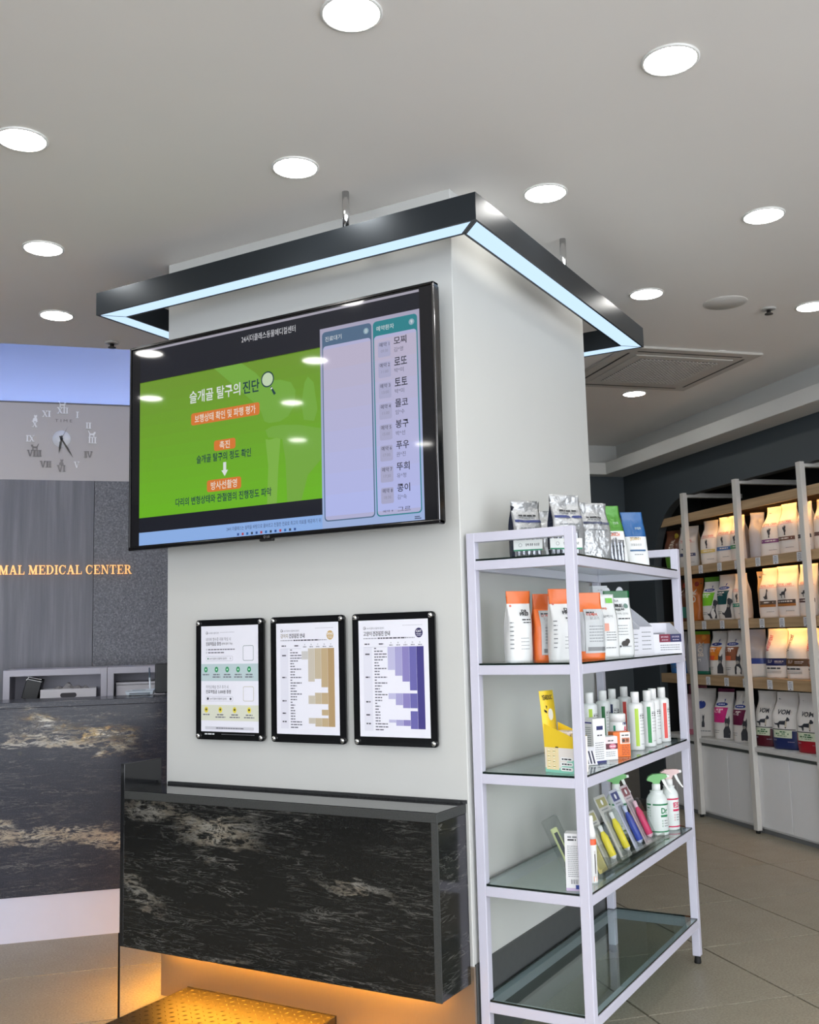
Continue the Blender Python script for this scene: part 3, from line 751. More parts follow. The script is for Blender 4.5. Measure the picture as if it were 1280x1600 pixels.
    k.dashes(F, -pw + .018, -pw + .068, z0 - .009, .005, BW, 1, 8); k.dashes(F, -pw + .1, pw - .02, z0 - .009, .002, M((110, 112, 116), .5), 1, 9)
def table_art(title1, title2, t1c, badge, bcol, cols, heads, bars):
    def art(k, F, pw, z0, z1):
        l = -pw + .020; hgt = z1 - z0
        logo_line(k, F, l, z1 - .027, .07); k.dashes(F, pw - .10, pw - .022, z1 - .020, .001, INKL, 1, 5)
        k.text(F, title1, l, z1 - .054, .0165, t1c, 1, width=.034, bold=.02); k.text(F, title2, l + .038, z1 - .054, .0165, INK, 1, width=.070, bold=.03)
        k.dashes(F, l, l + .055, z1 - .062, .003, INKL, 1, 2); k.dashes(F, l + .058, l + .172, z1 - .062, .0042, INK, 1, 4); k.dashes(F, l + .174, l + .205, z1 - .062, .003, INKL, 1, 6)
        k.disc(F, pw - .036, z1 - .046, .0148, M(bcol, .5), 1, 24, .0165); k.text(F, badge, pw - .036, z1 - .045, .008, M((240, 240, 244), .5), 2, 'c', bold=.03)
        k.dashes(F, pw - .046, pw - .026, z1 - .050, .002, M((220, 220, 228), .5), 2, 3); k.dashes(F, pw - .044, pw - .028, z1 - .055, .002, M((220, 220, 228), .5), 2, 5)
        zt = z1 - .0915; zb = z1 - .376; nr = 29; rh = (zt - zb) / nr
        k.dashes(F, l + .004, l + .024, zt + .010, .004, INK, 1, 1); k.dashes(F, l + .062, l + .082, zt + .010, .004, INK, 1, 2)
        cw = .0285; cx0 = pw - .0185 - 5 * cw
        k.quad(F, l + .001, cx0 - .003, zt - .0006, zt, INKL, 1)
        for i in range(5):
            k.text(F, heads[i], cx0 + cw * (i + .5), zt + .011, .005, INK, 1, 'c'); k.dashes(F, cx0 + cw * i + .007, cx0 + cw * i + .022, zt + .0055, .0028, INKM, 1, i)
            for (r0, r1) in bars[i]: k.quad(F, cx0 + cw * i, cx0 + cw * (i + 1) - .0006, zt - rh * r1, zt - rh * r0, M(cols[i], .5), 1)
        rr = random.Random(11 + len(title1))
        for i in range(nr):
            k.dashes(F, l + .043, l + .043 + rr.choice((.008, .016, .02, .028, .034, .05)), zt - rh * (i + .5), .0040, INKM, 1, i)
        for r_ in (2.5, 10.5, 19, 23.5, 26.5): k.dashes(F, l + .006, l + .024, zt - rh * r_, .0045, INK, 1, int(r_))
        k.quad(F, l - .002, l + .034, zb, zt, M((222, 222, 234), .5), .5)
    return art
TAN = [(200, 198, 196), (198, 190, 176), (192, 178, 152), (188, 166, 130), (176, 148, 106)]
PUR = [(188, 186, 218), (164, 160, 204), (136, 128, 186), (104, 100, 168), (64, 58, 128)]
b2 = [[(1, 4)], [(0, 12), (17, 20), (25, 27)], [(0, 11), (16, 20), (25, 28)], [(0, 14), (16, 20), (22, 24), (25, 28)], [(0, 28)]]
b3 = [[(0, 8), (16, 18), (25, 26)], [(0, 10), (16, 20), (25, 27)], [(0, 12), (16, 21), (25, 27)], [(0, 15), (16, 21), (22, 28)], [(0, 28)]]
poster(-1.145, -.816, 'leftmost black acrylic poster frame, sheet with green and yellow icon rows', art1)
poster(-.784, -.457, 'middle black acrylic poster frame, sheet with tan stepped bar chart', table_art('강아지', '건강검진 안내', M((150, 140, 120), .6), 'DOG', (196, 166, 110), TAN, 'ABCDE', b2))
poster(-.424, -.094, 'rightmost black acrylic poster frame, sheet with purple stepped bar chart', table_art('고양이', '건강검진 안내', INK, 'CAT', (34, 30, 84), PUR, 'ABCDE', b3))
# ================================================================= RECEPTION
rc = empty('reception_counter', 'long dark granite reception counter with a golden vein and a white plinth', 'counter', (0, 0, 0), ROOM)
MB().box(A0 + .3, .1, 1.874, 1.90, .198, 1.041, GRAN_C, .001, 1).build('front_panel', rc)
MB().box(A0 + .3, .1, 1.872, 2.20, 1.041, 1.068, GRAN_C, .002, 1).build('counter_top', rc)
MB().box(A0 + .3, .1, 1.880, 1.92, 0, .198, WMARBLE).build('plinth', rc)
MB().box(A0 + .3, .1, 1.90, 2.18, .02, 1.041, BLACKIN).build('carcass', rc)
MB().lathe([(.010, -.001), (.010, .0005)], BLACKP, (-1.535, 1.874, .838), 14, axis='y').build('cable_hole', rc)
# low cubby cabinets behind the counter
CAB = M((176, 174, 186), .45, var=.02)
def cubby(x0, x1, lab):
    t = empty('cubby_cabinet', lab, 'cabinet', ab(x0, 2.6), ROOM, 'two pale grey cubby cabinets behind the counter')
    w_ = x1 - x0; k = MB()
    k.box(0, w_, 0, .42, 0, 1.030, CAB); k.box(0, .033, 0, .42, 1.03, 1.201, CAB, .001, 1); k.box(w_ - .033, w_, 0, .42, 1.03, 1.201, CAB, .001, 1); k.box(.033, w_ - .033, 0.0005, .42, 1.168, 1.201, CAB); k.box(.033, w_ - .033, .3, .42, 1.03, 1.168, CAB)
    k.build('carcass', t)
    MB().box(.004, w_ / 2 - .002, -.018, 0, .06, 1.0, CAB, .002, 1).build('door', t); MB().box(w_ / 2 + .002, w_ - .004, -.018, 0, .06, 1.0, CAB, .002, 1).build('door', t)
cubby(-1.690, -1.163, 'left pale grey cubby cabinet holding a black folder and white box'); cubby(-1.161, -.62, 'right pale grey cubby cabinet behind the white router')
# leaning black folders, white box with handle hole
t = empty('folder', 'black ring folder leaning in the left cubby cabinet', 'folder', ab(-1.565, 2.66, 1.031), ROOM)
k = MB(); k.box(-.04, .04, 0, .2, .002, .115, BLACKM, .003, 1); o = k.build('cover', t); o.rotation_euler = (0, R(14), 0); o.location = (0, 0, .008)
k = MB()
for dx, zz in ((0, .119), (.004, .107)):
    k.tube([(-.035 + dx, -.004, zz), (.035 + dx, -.004, zz)], .0022, CHROME, 6)
k.tube([(-.03, -.004, .117), (-.04, -.006, .10)], .003, CHROME, 6); k.tube([(.035, -.004, .117), (.05, -.002, .112)], .004, BLACKM, 6)
o = k.build('metal_clip', t); o.rotation_euler = (0, R(14), 0); o.location = (0, 0, .008)
t = empty('storage_box', 'white storage box with an oval hand hole in the cubby cabinet', 'box', ab(-1.362, 2.63, 1.030), ROOM)
BW_ = M((212, 210, 216), .5)
k = MB(); k.box(-.143, .143, 0, .004, 0, .063, BW_); k.box(-.143, .143, .2, .204, 0, .063, BW_); k.box(-.143, -.139, .004, .2, 0, .063, BW_); k.box(.139, .143, .004, .2, 0, .063, BW_); k.box(-.139, .139, .004, .2, 0, .004, BW_); k.build('tray', t)
k = MB(); k.prism(rr_pts(-.042, .042, .018, .042, .0119, 6), -.0009, .0, M((66, 64, 70), .7), 'xz'); k.build('hand_hole', t)
t = empty('plastic_bag', 'crumpled clear plastic wrap lying in the white storage box', 'bag', ab(-1.35, 2.66, 1.0345), ROOM)
rr = random.Random(3); k = MB(); n = 12; vs = []
for j in range(6):
    for i in range(n): vs.append((-.11 + .22 * i / (n - 1) + rr.uniform(-.006, .006), .02 + .12 * j / 5, .004 + (.078 + rr.uniform(-.02, .012)) * math.sin(math.pi * (j + .4) / 5.8) * math.sin(math.pi * (i + .5) / n) ** .4))
k.add(vs, [(j * n + i, j * n + i + 1, (j + 1) * n + i + 1, (j + 1) * n + i) for j in range(5) for i in range(n - 1)], M((188, 184, 186), .2), False); k.build('wrap', t)
k = MB(); k.box(-.13, .13, 0, .2, 0, .07, BW_, .003, 1); k.box(-.132, .132, -.002, .2, .072, .086, BW_, .003, 1)
tag(k.build('carton', None, ab(-.985, 2.66, 1.031), ROOM), 'white lidded carton in the right cubby cabinet behind the router', 'box')
# router with an antenna
t = empty('router', 'white wireless router with one upright antenna on the counter', 'router', ab(-1.0, 2.12, 1.068), ROOM)
RW_ = M((214, 224, 234), .3)
k = MB()
vs = [(-.062, -.03, .004), (.062, -.03, .004), (.074, .045, .004), (-.056, .045, .004), (-.070, -.034, .022), (.066, -.034, .022), (.078, .045, .030), (-.060, .045, .026)]
k.add(vs, [(3, 2, 1, 0), (4, 5, 6, 7), (0, 1, 5, 4), (1, 2, 6, 5), (2, 3, 7, 6), (3, 0, 4, 7)], RW_); k.build('body', t)
k = MB(); k.box(-.05, .05, -.0352, -.0335, .008, .014, M((90, 100, 112), .3)); k.box(-.035, .03, -.02, .02, .0245, .0275, M((150, 162, 172), .4)); k.build('vent_grille', t)
k = MB(); k.tube([(.052, .045, .02), (.052, .05, .04), (.050, .05, .085)], .0045, RW_, 10); k.tube([(.050, .05, .085), (.048, .05, .135)], [.0045, .0038], M((70, 84, 100), .4), 10); k.build('antenna', t)
for sx_ in (-.045, .045): MB().box(sx_ - .006, sx_ + .006, -.02, .03, 0, .004, RUBBER).build('foot', t)
# monitor back
t = empty('monitor', 'black computer monitor on the counter right of the router', 'monitor', ab(-.82, 2.13, 1.068), ROOM)
k = MB(); k.box(-.105, .16, -.004, .016, .006, .155, M((20, 21, 25), .4), .005, 2); k.build('panel', t)
k = MB(); k.box(-.02, .06, -.03, .05, 0, .008, BLACKM, .002, 1); k.box(.0, .04, .016, .03, .006, .08, BLACKM); k.build('stand', t)

# sign letters "MAL MEDICAL CENTER" (raised, gilt; the lit look is put in as a faint glow)
GOLD_LIT = M((255, 196, 122), .35, .15, emit=.42)
T1, T2, SR = .30, .12, .09      # thick stem, thin stroke, serif height (x letter height)
def stemb(x, w, z0=0, z1=1): return [(x, z0), (x + w, z0), (x + w, z1), (x, z1)]
def serif(x0, x1, z, d=.07): return [(x0, z), (x1, z), (x1, z + d), (x0, z + d)]
def arcband(cx, cz, ro, rzo, ri, rzi, a0, a1, dx=0, n=14):
    out = [(cx + ro * math.cos(R(a0 + (a1 - a0) * i / n)), cz + rzo * math.sin(R(a0 + (a1 - a0) * i / n))) for i in range(n + 1)]
    return out + [(cx + dx + ri * math.cos(R(a1 - (a1 - a0) * i / n)), cz + rzi * math.sin(R(a1 - (a1 - a0) * i / n))) for i in range(n + 1)]
G = {
 'M': (1.18, [stemb(.14, .09), stemb(.84, .2), [(.10, 1), (.33, 1), (.66, .12), (.56, 0), (.5, 0)], [(.88, 1), (1.02, 1), (.62, 0), (.52, 0)], serif(.02, .34, 0), serif(.72, 1.16, 0), serif(.02, .3, .93), serif(.86, 1.16, .93)]),
 'A': (1.0, [[(.40, 1), (.54, 1), (.22, .0), (.12, 0)], [(.40, 1), (.58, 1), (.92, 0), (.70, 0)], [(.26, .30), (.72, .30), (.70, .39), (.29, .39)], serif(.0, .34, 0), serif(.58, 1.0, 0)]),
 'L': (.84, [stemb(.12, .2), serif(.02, .44, .93), serif(.02, .78, 0), [(.70, 0), (.80, 0), (.82, .30), (.76, .30)]]),
 'E': (.86, [stemb(.12, .2), serif(.02, .78, .93), serif(.02, .80, 0), serif(.3, .58, .47), [(.72, .0), (.80, 0), (.83, .28), (.78, .28)], [(.70, 1), (.78, 1), (.78, .74), (.73, .74)], [(.52, .34), (.58, .34), (.58, .66), (.52, .66)]]),
 'D': (.98, [stemb(.12, .2), serif(.02, .5, .93), serif(.02, .5, 0), arcband(.45, .5, .48, .5, .27, .43, -90, 90)]),
 'I': (.46, [stemb(.13, .2), serif(.02, .44, 0), serif(.02, .44, .93)]),
 'C': (.94, [arcband(.48, .5, .46, .52, .25, .44, 48, 312), [(.78, .98), (.86, .98), (.86, .66), (.80, .66)], [(.72, .16), (.86, .30), (.82, .34), (.70, .22)]]),
 'N': (1.02, [stemb(.14, .09), stemb(.80, .09), [(.10, 1), (.34, 1), (.89, 0), (.76, 0)], serif(.02, .36, 0), serif(.02, .30, .93), serif(.68, 1.0, .93)]),
 'T': (.9, [stemb(.35, .2), serif(.22, .68, 0), serif(.06, .84, .93), [(.03, .70), (.09, .70), (.14, 1), (.06, 1)], [(.87, .70), (.81, .70), (.76, 1), (.84, 1)]]),
 'R': (1.0, [stemb(.12, .2), serif(.02, .5, .93), serif(.02, .44, 0), arcband(.46, .74, .32, .26, .12, .19, -90, 90), [(.3, .48), (.48, .48), (.48, .55), (.3, .55)], [(.42, .5), (.62, .5), (.86, .06), (.70, 0)], serif(.68, .98, 0)]),
}
sg = empty('wall_sign', 'gilt raised serif letters on the grey stone reception wall', 'sign', ab(-1.03, 3.092, 1.742), ROOM)
adv = .055; txt = 'MAL MEDICAL CENTER'
tot = sum((G[ch][0] + .07 if ch != ' ' else .38) for ch in txt)
span = 1.777 - 1.03; kx = span / tot; x = -span; hz = .053
for ch in txt:
    if ch == ' ': x += .38 * kx; continue
    wd_, polys = G[ch]; k = MB()
    for i, pl in enumerate(polys): k.prism([(x + u * kx, v * hz) for u, v in pl], -.014 - .0002 * i, 0, GOLD_LIT, 'xz')
    k.build('letter', sg); x += (wd_ + .07) * kx

# wall clock
SILV_BRIGHT = M((246, 246, 250), .3); SILV_DARK = M((112, 108, 110), .3, .3)  # bright and dark reflections of the mirror silver put into two flat tones
ck = empty('wall_clock', 'silver stick-on wall clock with roman numerals and little cats', 'clock', ab(-1.446, 3.1, 2.552), ROOM)
k = MB(); k.lathe([(.052, 0), (.052, -.004), (.0, -.0042)], M((232, 234, 240), .15), seg=32, axis='y'); k.build('hub_disc', ck)
def hand(ang, l, w_, tail, mat, y, nm):
    a = R(ang); s_, c_ = math.sin(a), math.cos(a)
    pts = [(-w_ / 2, -tail), (w_ / 2, -tail), (w_ * .62, l * .55), (0, l), (-w_ * .62, l * .55)]
    MB().prism([(u * c_ + v * s_, -u * s_ + v * c_) for u, v in pts], y - .0015, y, mat, 'xz').build(nm, ck)
hand(149, .132, .0085, .02, BLACKP, -.008, 'minute_hand'); hand(189, .092, .010, .02, BLACKP, -.011, 'hour_hand'); hand(25, .085, .0022, .03, M((120, 120, 124), .3), -.014, 'second_hand')
MB().lathe([(.009, 0), (.009, -.017), (0, -.018)], BLACKP, seg=14, axis='y').build('spindle', ck)
RN = ['XII', 'I', 'II', 'III', 'IIII', 'V', 'VI', 'VII', 'VIII', 'IX', 'X', 'XI']; RN[4] = 'IV'
def roman(s, cx, cz, h, mat):
    h *= 1.1
    k = MB(); wds = {'I': .42, 'V': .85, 'X': .85}; tot = sum(wds[c] for c in s) * h; x = cx - tot / 2; z = cz - h / 2
    for ch in s:
        def T(pl): return [(x + u * h, z + v * h) for u, v in pl]
        if ch == 'I': ps = [stemb(.11, .22), serif(.02, .42, 0, .09), serif(.02, .42, .91, .09)]
        elif ch == 'V': ps = [[(.06, 1), (.27, 1), (.52, .0), (.38, 0)], [(.68, 1), (.77, 1), (.52, 0), (.42, 0)], serif(0, .36, .91, .09), serif(.56, .86, .91, .09)]
        else: ps = [[(.06, 1), (.28, 1), (.80, 0), (.58, 0)], [(.68, 1), (.78, 1), (.18, 0), (.08, 0)], serif(0, .36, .91, .09), serif(.5, .86, .91, .09), serif(0, .36, 0, .09), serif(.5, .86, 0, .09)]
        for i, pl in enumerate(ps): k.prism(T(pl), -.008 - .0001 * i, -.003, mat, 'xz')
        x += wds[ch] * h
    return k
CAT = [(-.5, 0), (-.36, 0), (-.30, .32), (.12, .30), (.16, 0), (.30, 0), (.32, .40), (.46, .52), (.52, .72), (.46, .92), (.40, .80), (.30, .80), (.24, .92), (.20, .66), (.06, .56), (-.34, .56), (-.50, .80), (-.62, 1.02), (-.70, .98), (-.58, .70), (-.50, .46)]
SIT = [(-.3, 0), (.32, 0), (.34, .3), (.22, .56), (.30, .80), (.26, 1.06), (.16, .92), (.02, .92), (-.08, 1.06), (-.12, .76), (-.06, .56), (-.26, .36)]
for i, s in enumerate(RN):
    a = R(30 * i); r_ = .176
    cx, cz = r_ * math.sin(a), r_ * math.cos(a)
    if i == 0: cx = .004
    roman(s, cx, cz - .002, .035, SILV_BRIGHT if i not in (4, 6, 7, 8) else SILV_DARK).build('numeral', ck)
    if i in (0, 3, 8): MB().prism([(cx + u * .036 * (1 if i != 8 else -1), cz + .018 + v * .038) for u, v in CAT], -.004, 0, SILV_BRIGHT if i != 8 else SILV_DARK, 'xz').build('cat_figure', ck)
    if i in (10, 6): MB().prism([(cx + u * .04, cz + .018 + v * .036) for u, v in SIT], -.004, 0, SILV_BRIGHT if i == 10 else SILV_DARK, 'xz').build('cat_figure', ck)
k = MB(); k.text(lambda x, z, L=0: (x, -.003, z), 'T I M E', .010, .104, .017, SILV_DARK, 1, 'c', .098); k.build('time_lettering', ck)
# ================================================================= BAG BUILDER
def sst(a, b, x):
    t = min(1, max(0, (x - a) / (b - a))); return t * t * (3 - 2 * t)
def bag(name, label, cat, group, loc, rot, w_, h, d, front, side=None, zones=(), art=None, neck=.94, taper=.55, lean=0.0, crum=.003, seed=0, sidelean=0.0, gus=.35):
    rr = random.Random(seed * 131 + 5); side = side or front
    ph = [rr.uniform(0, 6.28) for _ in range(8)]; fq = [rr.uniform(3, 7) for _ in range(4)]
    def Wd(v): return w_ / 2 * (1 - .05 * sst(0, .12, .12 - v) + (neck - 1) * sst(.55, .86, v) + .015 * math.sin(5 * v + ph[0]))
    def Dp(v): return max(.0025, d / 2 * (.90 + .10 * sst(0, .2, v)) * (1 - sst(taper, .90, v)))
    def cr(u, v, k): return crum * (math.sin(fq[0] * u + ph[1 + k] + 9 * v) + .7 * math.sin(fq[1] * 2 * v - 4 * u + ph[3 + k])) * (.35 + .65 * sst(.3, .8, v))
    def S(u, v, sgn, off=0.0):
        uu = max(-1, min(1, u)); x = uu * Wd(v); y = Dp(v) * (1 - abs(uu) ** 4 * .55) + off
        y = sgn * y - sgn * cr(uu, v, 0) * min(1, Dp(v) / (d / 2) + .35) * (1 - abs(uu) ** 3)
        z = v * h
        return (x + sidelean * z + .25 * crum * math.sin(7 * v + ph[5]), y + lean * z, z)
    vs_ = sorted(set([0, .04, .12, .2, .28, .36, .44, .52, .58, .64, .70, .76, .82, .87, .91, .955, 1.0] + [a for a, _ in zones]))
    us = [-1, -.86, -.62, -.34, 0, .34, .62, .86, 1]; nu = len(us)
    verts = []; rows = []
    for v in vs_:
        row = []
        for u in us: row.append(S(u, v, -1))
        g = gus * d * sst(.3, .75, v) * (1 - sst(.86, .93, v))
        a = S(1, v, -1); row.append((a[0] - g, lean * v * h, v * h))
        for u in us[::-1]: row.append(S(u, v, 1))
        a = S(-1, v, -1); row.append((a[0] + g, lean * v * h, v * h))
        rows.append(len(verts)); verts += row
    n = len(row); k = MB()
    def zmat(v):
        for a, mt in zones:
            if v < a - 1e-6: return mt
        return front
    for i in range(len(vs_) - 1):
        vm = (vs_[i] + vs_[i + 1]) / 2; zm = zmat(vm)
        for j in range(n):
            j2 = (j + 1) % n
            on_front = j < nu - 1; on_back = nu + 1 <= j < 2 * nu
            mt = zm if (on_front or vm > .9) else (side if not on_back else front)
            k.add([verts[rows[i] + j], verts[rows[i] + j2], verts[rows[i + 1] + j2], verts[rows[i + 1] + j]], [(0, 1, 2, 3)], mt, True)
    k.add([verts[q] for q in range(n)][::-1], [tuple(range(n))], side); k.add([verts[rows[-1] + q] for q in range(n)], [tuple(range(n))], zmat(.99))
    # weld so that smooth shading runs across
    o = k.build(name, None, loc, rot)
    bm = bmesh.new(); bm.from_mesh(o.data); bmesh.ops.remove_doubles(bm, verts=bm.verts[:], dist=1e-6); bm.to_mesh(o.data); bm.free()
    tag(o, label, cat, group)
    if art:
        def F(x, z, L=1):
            v = z / h
            return S(x / (w_ / 2), v, -1, .0024 + .0004 * L)
        p = MB(); art(p, F, w_, h); p.build('front_print', o)
    return o
def P_(k, F, x0, x1, z0, z1, mt, L=1): k.quad(F, x0, x1, z0, z1, mt, L, max(1, int((x1 - x0) / .012)), max(1, int((z1 - z0) / .012)))
FILMW = M((222, 224, 224), .32, bump=(22, .35, .006)); FILMG = M((176, 180, 184), .28, bump=(26, .5, .006)); FOIL = M((150, 153, 160), .26, .75, bump=(34, .7, .006)); FOILP = M((178, 180, 182), .3, .45, bump=(40, .8, .010))
DARKBL = M((44, 50, 70), .25, .3, bump=(34, .6, .006)); ORG = M((226, 112, 52), .3, bump=(24, .4, .006)); ORGD = M((196, 92, 42), .3, bump=(24, .4, .006)); GRNF = M((84, 166, 52), .3, bump=(24, .4, .006)); GRND = M((18, 98, 50), .3, bump=(24, .4, .006)); BLUF = M((38, 92, 150), .25, bump=(30, .5, .006)); GRNL = M((72, 134, 48), .28, .2, bump=(30, .6, .006))
def pr(c): return M(c, .42)
BK = pr((40, 42, 46)); GY = pr((120, 124, 128))

# ================================================================= DISPLAY SHELF UNIT
sx0, sx1, sy0, sy1, T_ = .012, .3924, .016, 1.2417, .031
ZS = [1.5678, 1.2238, .8752, .5233, .1695]; ZT = 1.6617
su = empty('display_shelf_unit', 'white square tube shelf unit with five glass shelves beside the column', 'shelf', (sx0, sy0, 0))
lx, ly = sx1 - sx0, sy1 - sy0
for x in (0, lx - T_):
    for y in (0, ly - T_):
        MB().box(x, x + T_, y, y + T_, .03, ZT, WMETAL, .0015, 1).build('upright', su)
        MB().lathe([(.013, 0), (.014, .006), (.011, .03)], RUBBER, (x + T_ / 2, y + T_ / 2, 0), 14).build('foot', su)
for i, z in enumerate(ZS):
    for (a, b_, c_, d_) in ((T_, lx - T_, 0, T_), (T_, lx - T_, ly - T_, ly), (0, T_, T_, ly - T_), (lx - T_, lx, T_, ly - T_)):
        MB().box(a, b_, c_, d_, z - T_, z, WMETAL, .0012, 1).build('rail', su)
    g = MB(); gx0, gx1, gy0, gy1 = .006, lx - .003, T_ * .15, ly - .004
    vs = [(x, y, zz) for zz in (z + .0005, z + .0065) for y in (gy0, gy1) for x in (gx0, gx1)]
    # notch clear of the uprights: the pane stops inside them
    c_ = T_ + .001
    out = [(c_, gy0), (lx - c_, gy0), (lx - c_, c_), (gx1, c_), (gx1, ly - c_), (lx - c_, ly - c_), (lx - c_, gy1), (c_, gy1), (c_, ly - c_), (gx0, ly - c_), (gx0, c_), (c_, c_)]
    g.prism(out, z + .0005, z + .0065, GLASS, 'xy', side=GLASSEDGE)
    g.build('glass_shelf', su)
for y in (0, ly - T_): MB().box(T_, lx - T_, y, y + T_, ZT - T_, ZT, WMETAL, .0012, 1).build('top_rail', su)
GZ = [z + .0067 for z in ZS]

# ---- shelf 1 (top): pouches
def pouch_art(c1, words, band=None, dark=BK):
    def art(k, F, w_, h):
        if band: P_(k, F, -.47 * w_, .47 * w_, .30 * h, .36 * h, band)
        for i, (t, z, hh, wd) in enumerate(words): k.text(F, t, -.38 * w_, z * h, hh, dark, 2, width=wd)
        for i in range(5): k.dashes(F, -.38 * w_, .2 * w_, (.50 - .05 * i) * h, .0028, GY, 2, i + int(w_ * 1e4))
    return art
def jar_text(c): 
    def art(k, F, w_, h):
        P_(k, F, -.46 * w_, .46 * w_, .62 * h, .66 * h, c); k.dashes(F, -.3 * w_, .3 * w_, .74 * h, .006, BK, 2, 4); k.dashes(F, -.3 * w_, .2 * w_, .70 * h, .004, GY, 2, 5); k.dashes(F, -.36 * w_, .3 * w_, .52 * h, .004, GY, 2, 6)
    return art
bag('treat_pouch', 'silver and navy pouch at the left front of the top glass shelf', 'pouch', 'treat pouches on the top shelf', (.150, .20, GZ[0]), R(58), .118, .206, .075, FOILP, DARKBL, art=jar_text(M((44, 56, 110), .4)), neck=1.0, taper=.5, seed=2, crum=.008)
bag('treat_pouch', 'pale silver pouch behind the left navy pouch on the top shelf', 'pouch', 'treat pouches on the top shelf', (.145, .36, GZ[0]), R(40), .10, .185, .05, FOILP, FOIL, neck=.96, seed=3, crum=.008)
bag('treat_pouch', 'silver and navy pouch beside the front corner post on the top shelf', 'pouch', 'treat pouches on the top shelf', (.283, .232, GZ[0]), R(58), .124, .218, .075, FOILP, DARKBL, art=jar_text(M((44, 56, 110), .4)), neck=1.0, taper=.5, seed=4, crum=.008)
bag('treat_pouch', 'crumpled pale silver pouch right of the corner post on the top shelf', 'pouch', 'treat pouches on the top shelf', (.318, .415, GZ[0]), R(58), .125, .205, .06, FOILP, DARKBL, art=jar_text(M((60, 66, 90), .4)), neck=.96, seed=5, crum=.010)
bag('treat_pouch', 'small blue topped pouch at the back of the top shelf', 'pouch', 'treat pouches on the top shelf', (.20, .86, GZ[0]), R(45), .085, .205, .045, FILMW, FILMW, zones=((.52, FILMW), (1.01, BLUF)), neck=.9, seed=6)
def tall_art(c, wc, word, w2):
    def art(k, F, w_, h):
        k.text(F, word, -.30 * w_, .47 * h, .013, wc, 2, width=.52 * w_, bold=.02); k.dashes(F, -.30 * w_, .12 * w_, .53 * h, .004, GY, 2, 1)
        k.text(F, w2, -.30 * w_, .38 * h, .009, GY, 2, width=.5 * w_); P_(k, F, -.36 * w_, .36 * w_, .28 * h, .31 * h, c); k.dashes(F, -.2 * w_, .2 * w_, .22 * h, .003, GY, 2, 2)
        k.text(F, w2[:3], .02 * w_, .68 * h, .010, pr((210, 224, 214)), 2, width=.26 * w_)
    return art
bag('supplement_pouch', 'slim green and white pouch standing on the top glass shelf', 'pouch', 'slim pouches on the top shelf', (.325, .640, GZ[0]), R(38), .082, .215, .04, FILMW, FILMW, zones=((.56, FILMW), (1.01, GRNL)), art=tall_art(M((60, 80, 70), .4), M((220, 110, 60), .4), 'LUNCH', '인삼유산균'), neck=.86, seed=7, lean=.03, sidelean=-.10)
bag('supplement_pouch', 'slim blue and white pouch right of the green one on the top shelf', 'pouch', 'slim pouches on the top shelf', (.325, .895, GZ[0]), R(38), .088, .215, .04, FILMW, M((206, 190, 160), .3), zones=((.55, FILMW), (1.01, BLUF)), art=tall_art(M((50, 96, 140), .4), M((206, 170, 90), .4), 'JOINT', '관절유산균'), neck=1.0, seed=8, lean=.02, sidelean=-.10)
# sachet bundles with a paper band
def sachets(lab, x, y, rot, n, wd, band):
    t = empty('sachet_bundle', lab, 'sachets', (x, y, GZ[0]), rot, 'stick sachet bundles on the top shelf')
    rr = random.Random(n + int(x * 100))
    for i in range(n):
        k = MB(); xx = -wd / 2 + wd * (i + .5) / n; hh = .088 + rr.uniform(-.006, .004); l_ = rr.uniform(-.03, .03)
        for yy in (0,):
            pts = [(-.008, -.003), (0, -.009), (.008, -.003), (.008, .003), (0, .009), (-.008, .003)]
            vs = [(xx + u * (1 if z < .9 else 1.05) + l_ * z * hh, v * (1 if z < .85 else .12), z * hh) for z in (0, .12, .85, 1) for u, v in [(a * .9, b * (.4 if z == 0 else 1)) for a, b in pts]]
            k.add(vs, [(r_ * 6 + j, r_ * 6 + (j + 1) % 6, (r_ + 1) * 6 + (j + 1) % 6, (r_ + 1) * 6 + j) for r_ in range(3) for j in range(6)] + [(5, 4, 3, 2, 1, 0), (18, 19, 20, 21, 22, 23)], FOIL, True)
        k.build('sachet', t)
    if band:
        k = MB(); k.box(-wd / 2 - .006, wd / 2 + .006, -.013, -.0105, .022, .058, M((220, 224, 222), .5)); k.box(-wd / 2 - .006, wd / 2 + .006, -.0105, .0105, .022, .0225, M((220, 224, 222), .5))
        F = lambda u, v, L=1: (u, -.0131 - .0002 * L, v)
        k.quad(F, -wd / 2 - .006, wd / 2 + .006, .022, .0265, M((24, 130, 92), .5)); k.text(F, '장벽 튼튼 유산균', -wd * .1, .037, .009, BK, 1, width=wd * .55, bold=.02); k.ring(F, -wd * .3, .041, .006, .0012, GY, 1, 12)
        k.build('paper_band', t)
sachets('stick sachet bundle with green lined white band before the left pouch', .205, .095, R(14), 5, .085, True)
sachets('stick sachet bundle with white band tucked behind the front corner post', .318, .135, R(40), 6, .098, True)
sachets('unbanded silver stick sachets right of the crumpled pouch on the top shelf',   .335, .555, R(62), 7, .12, False)

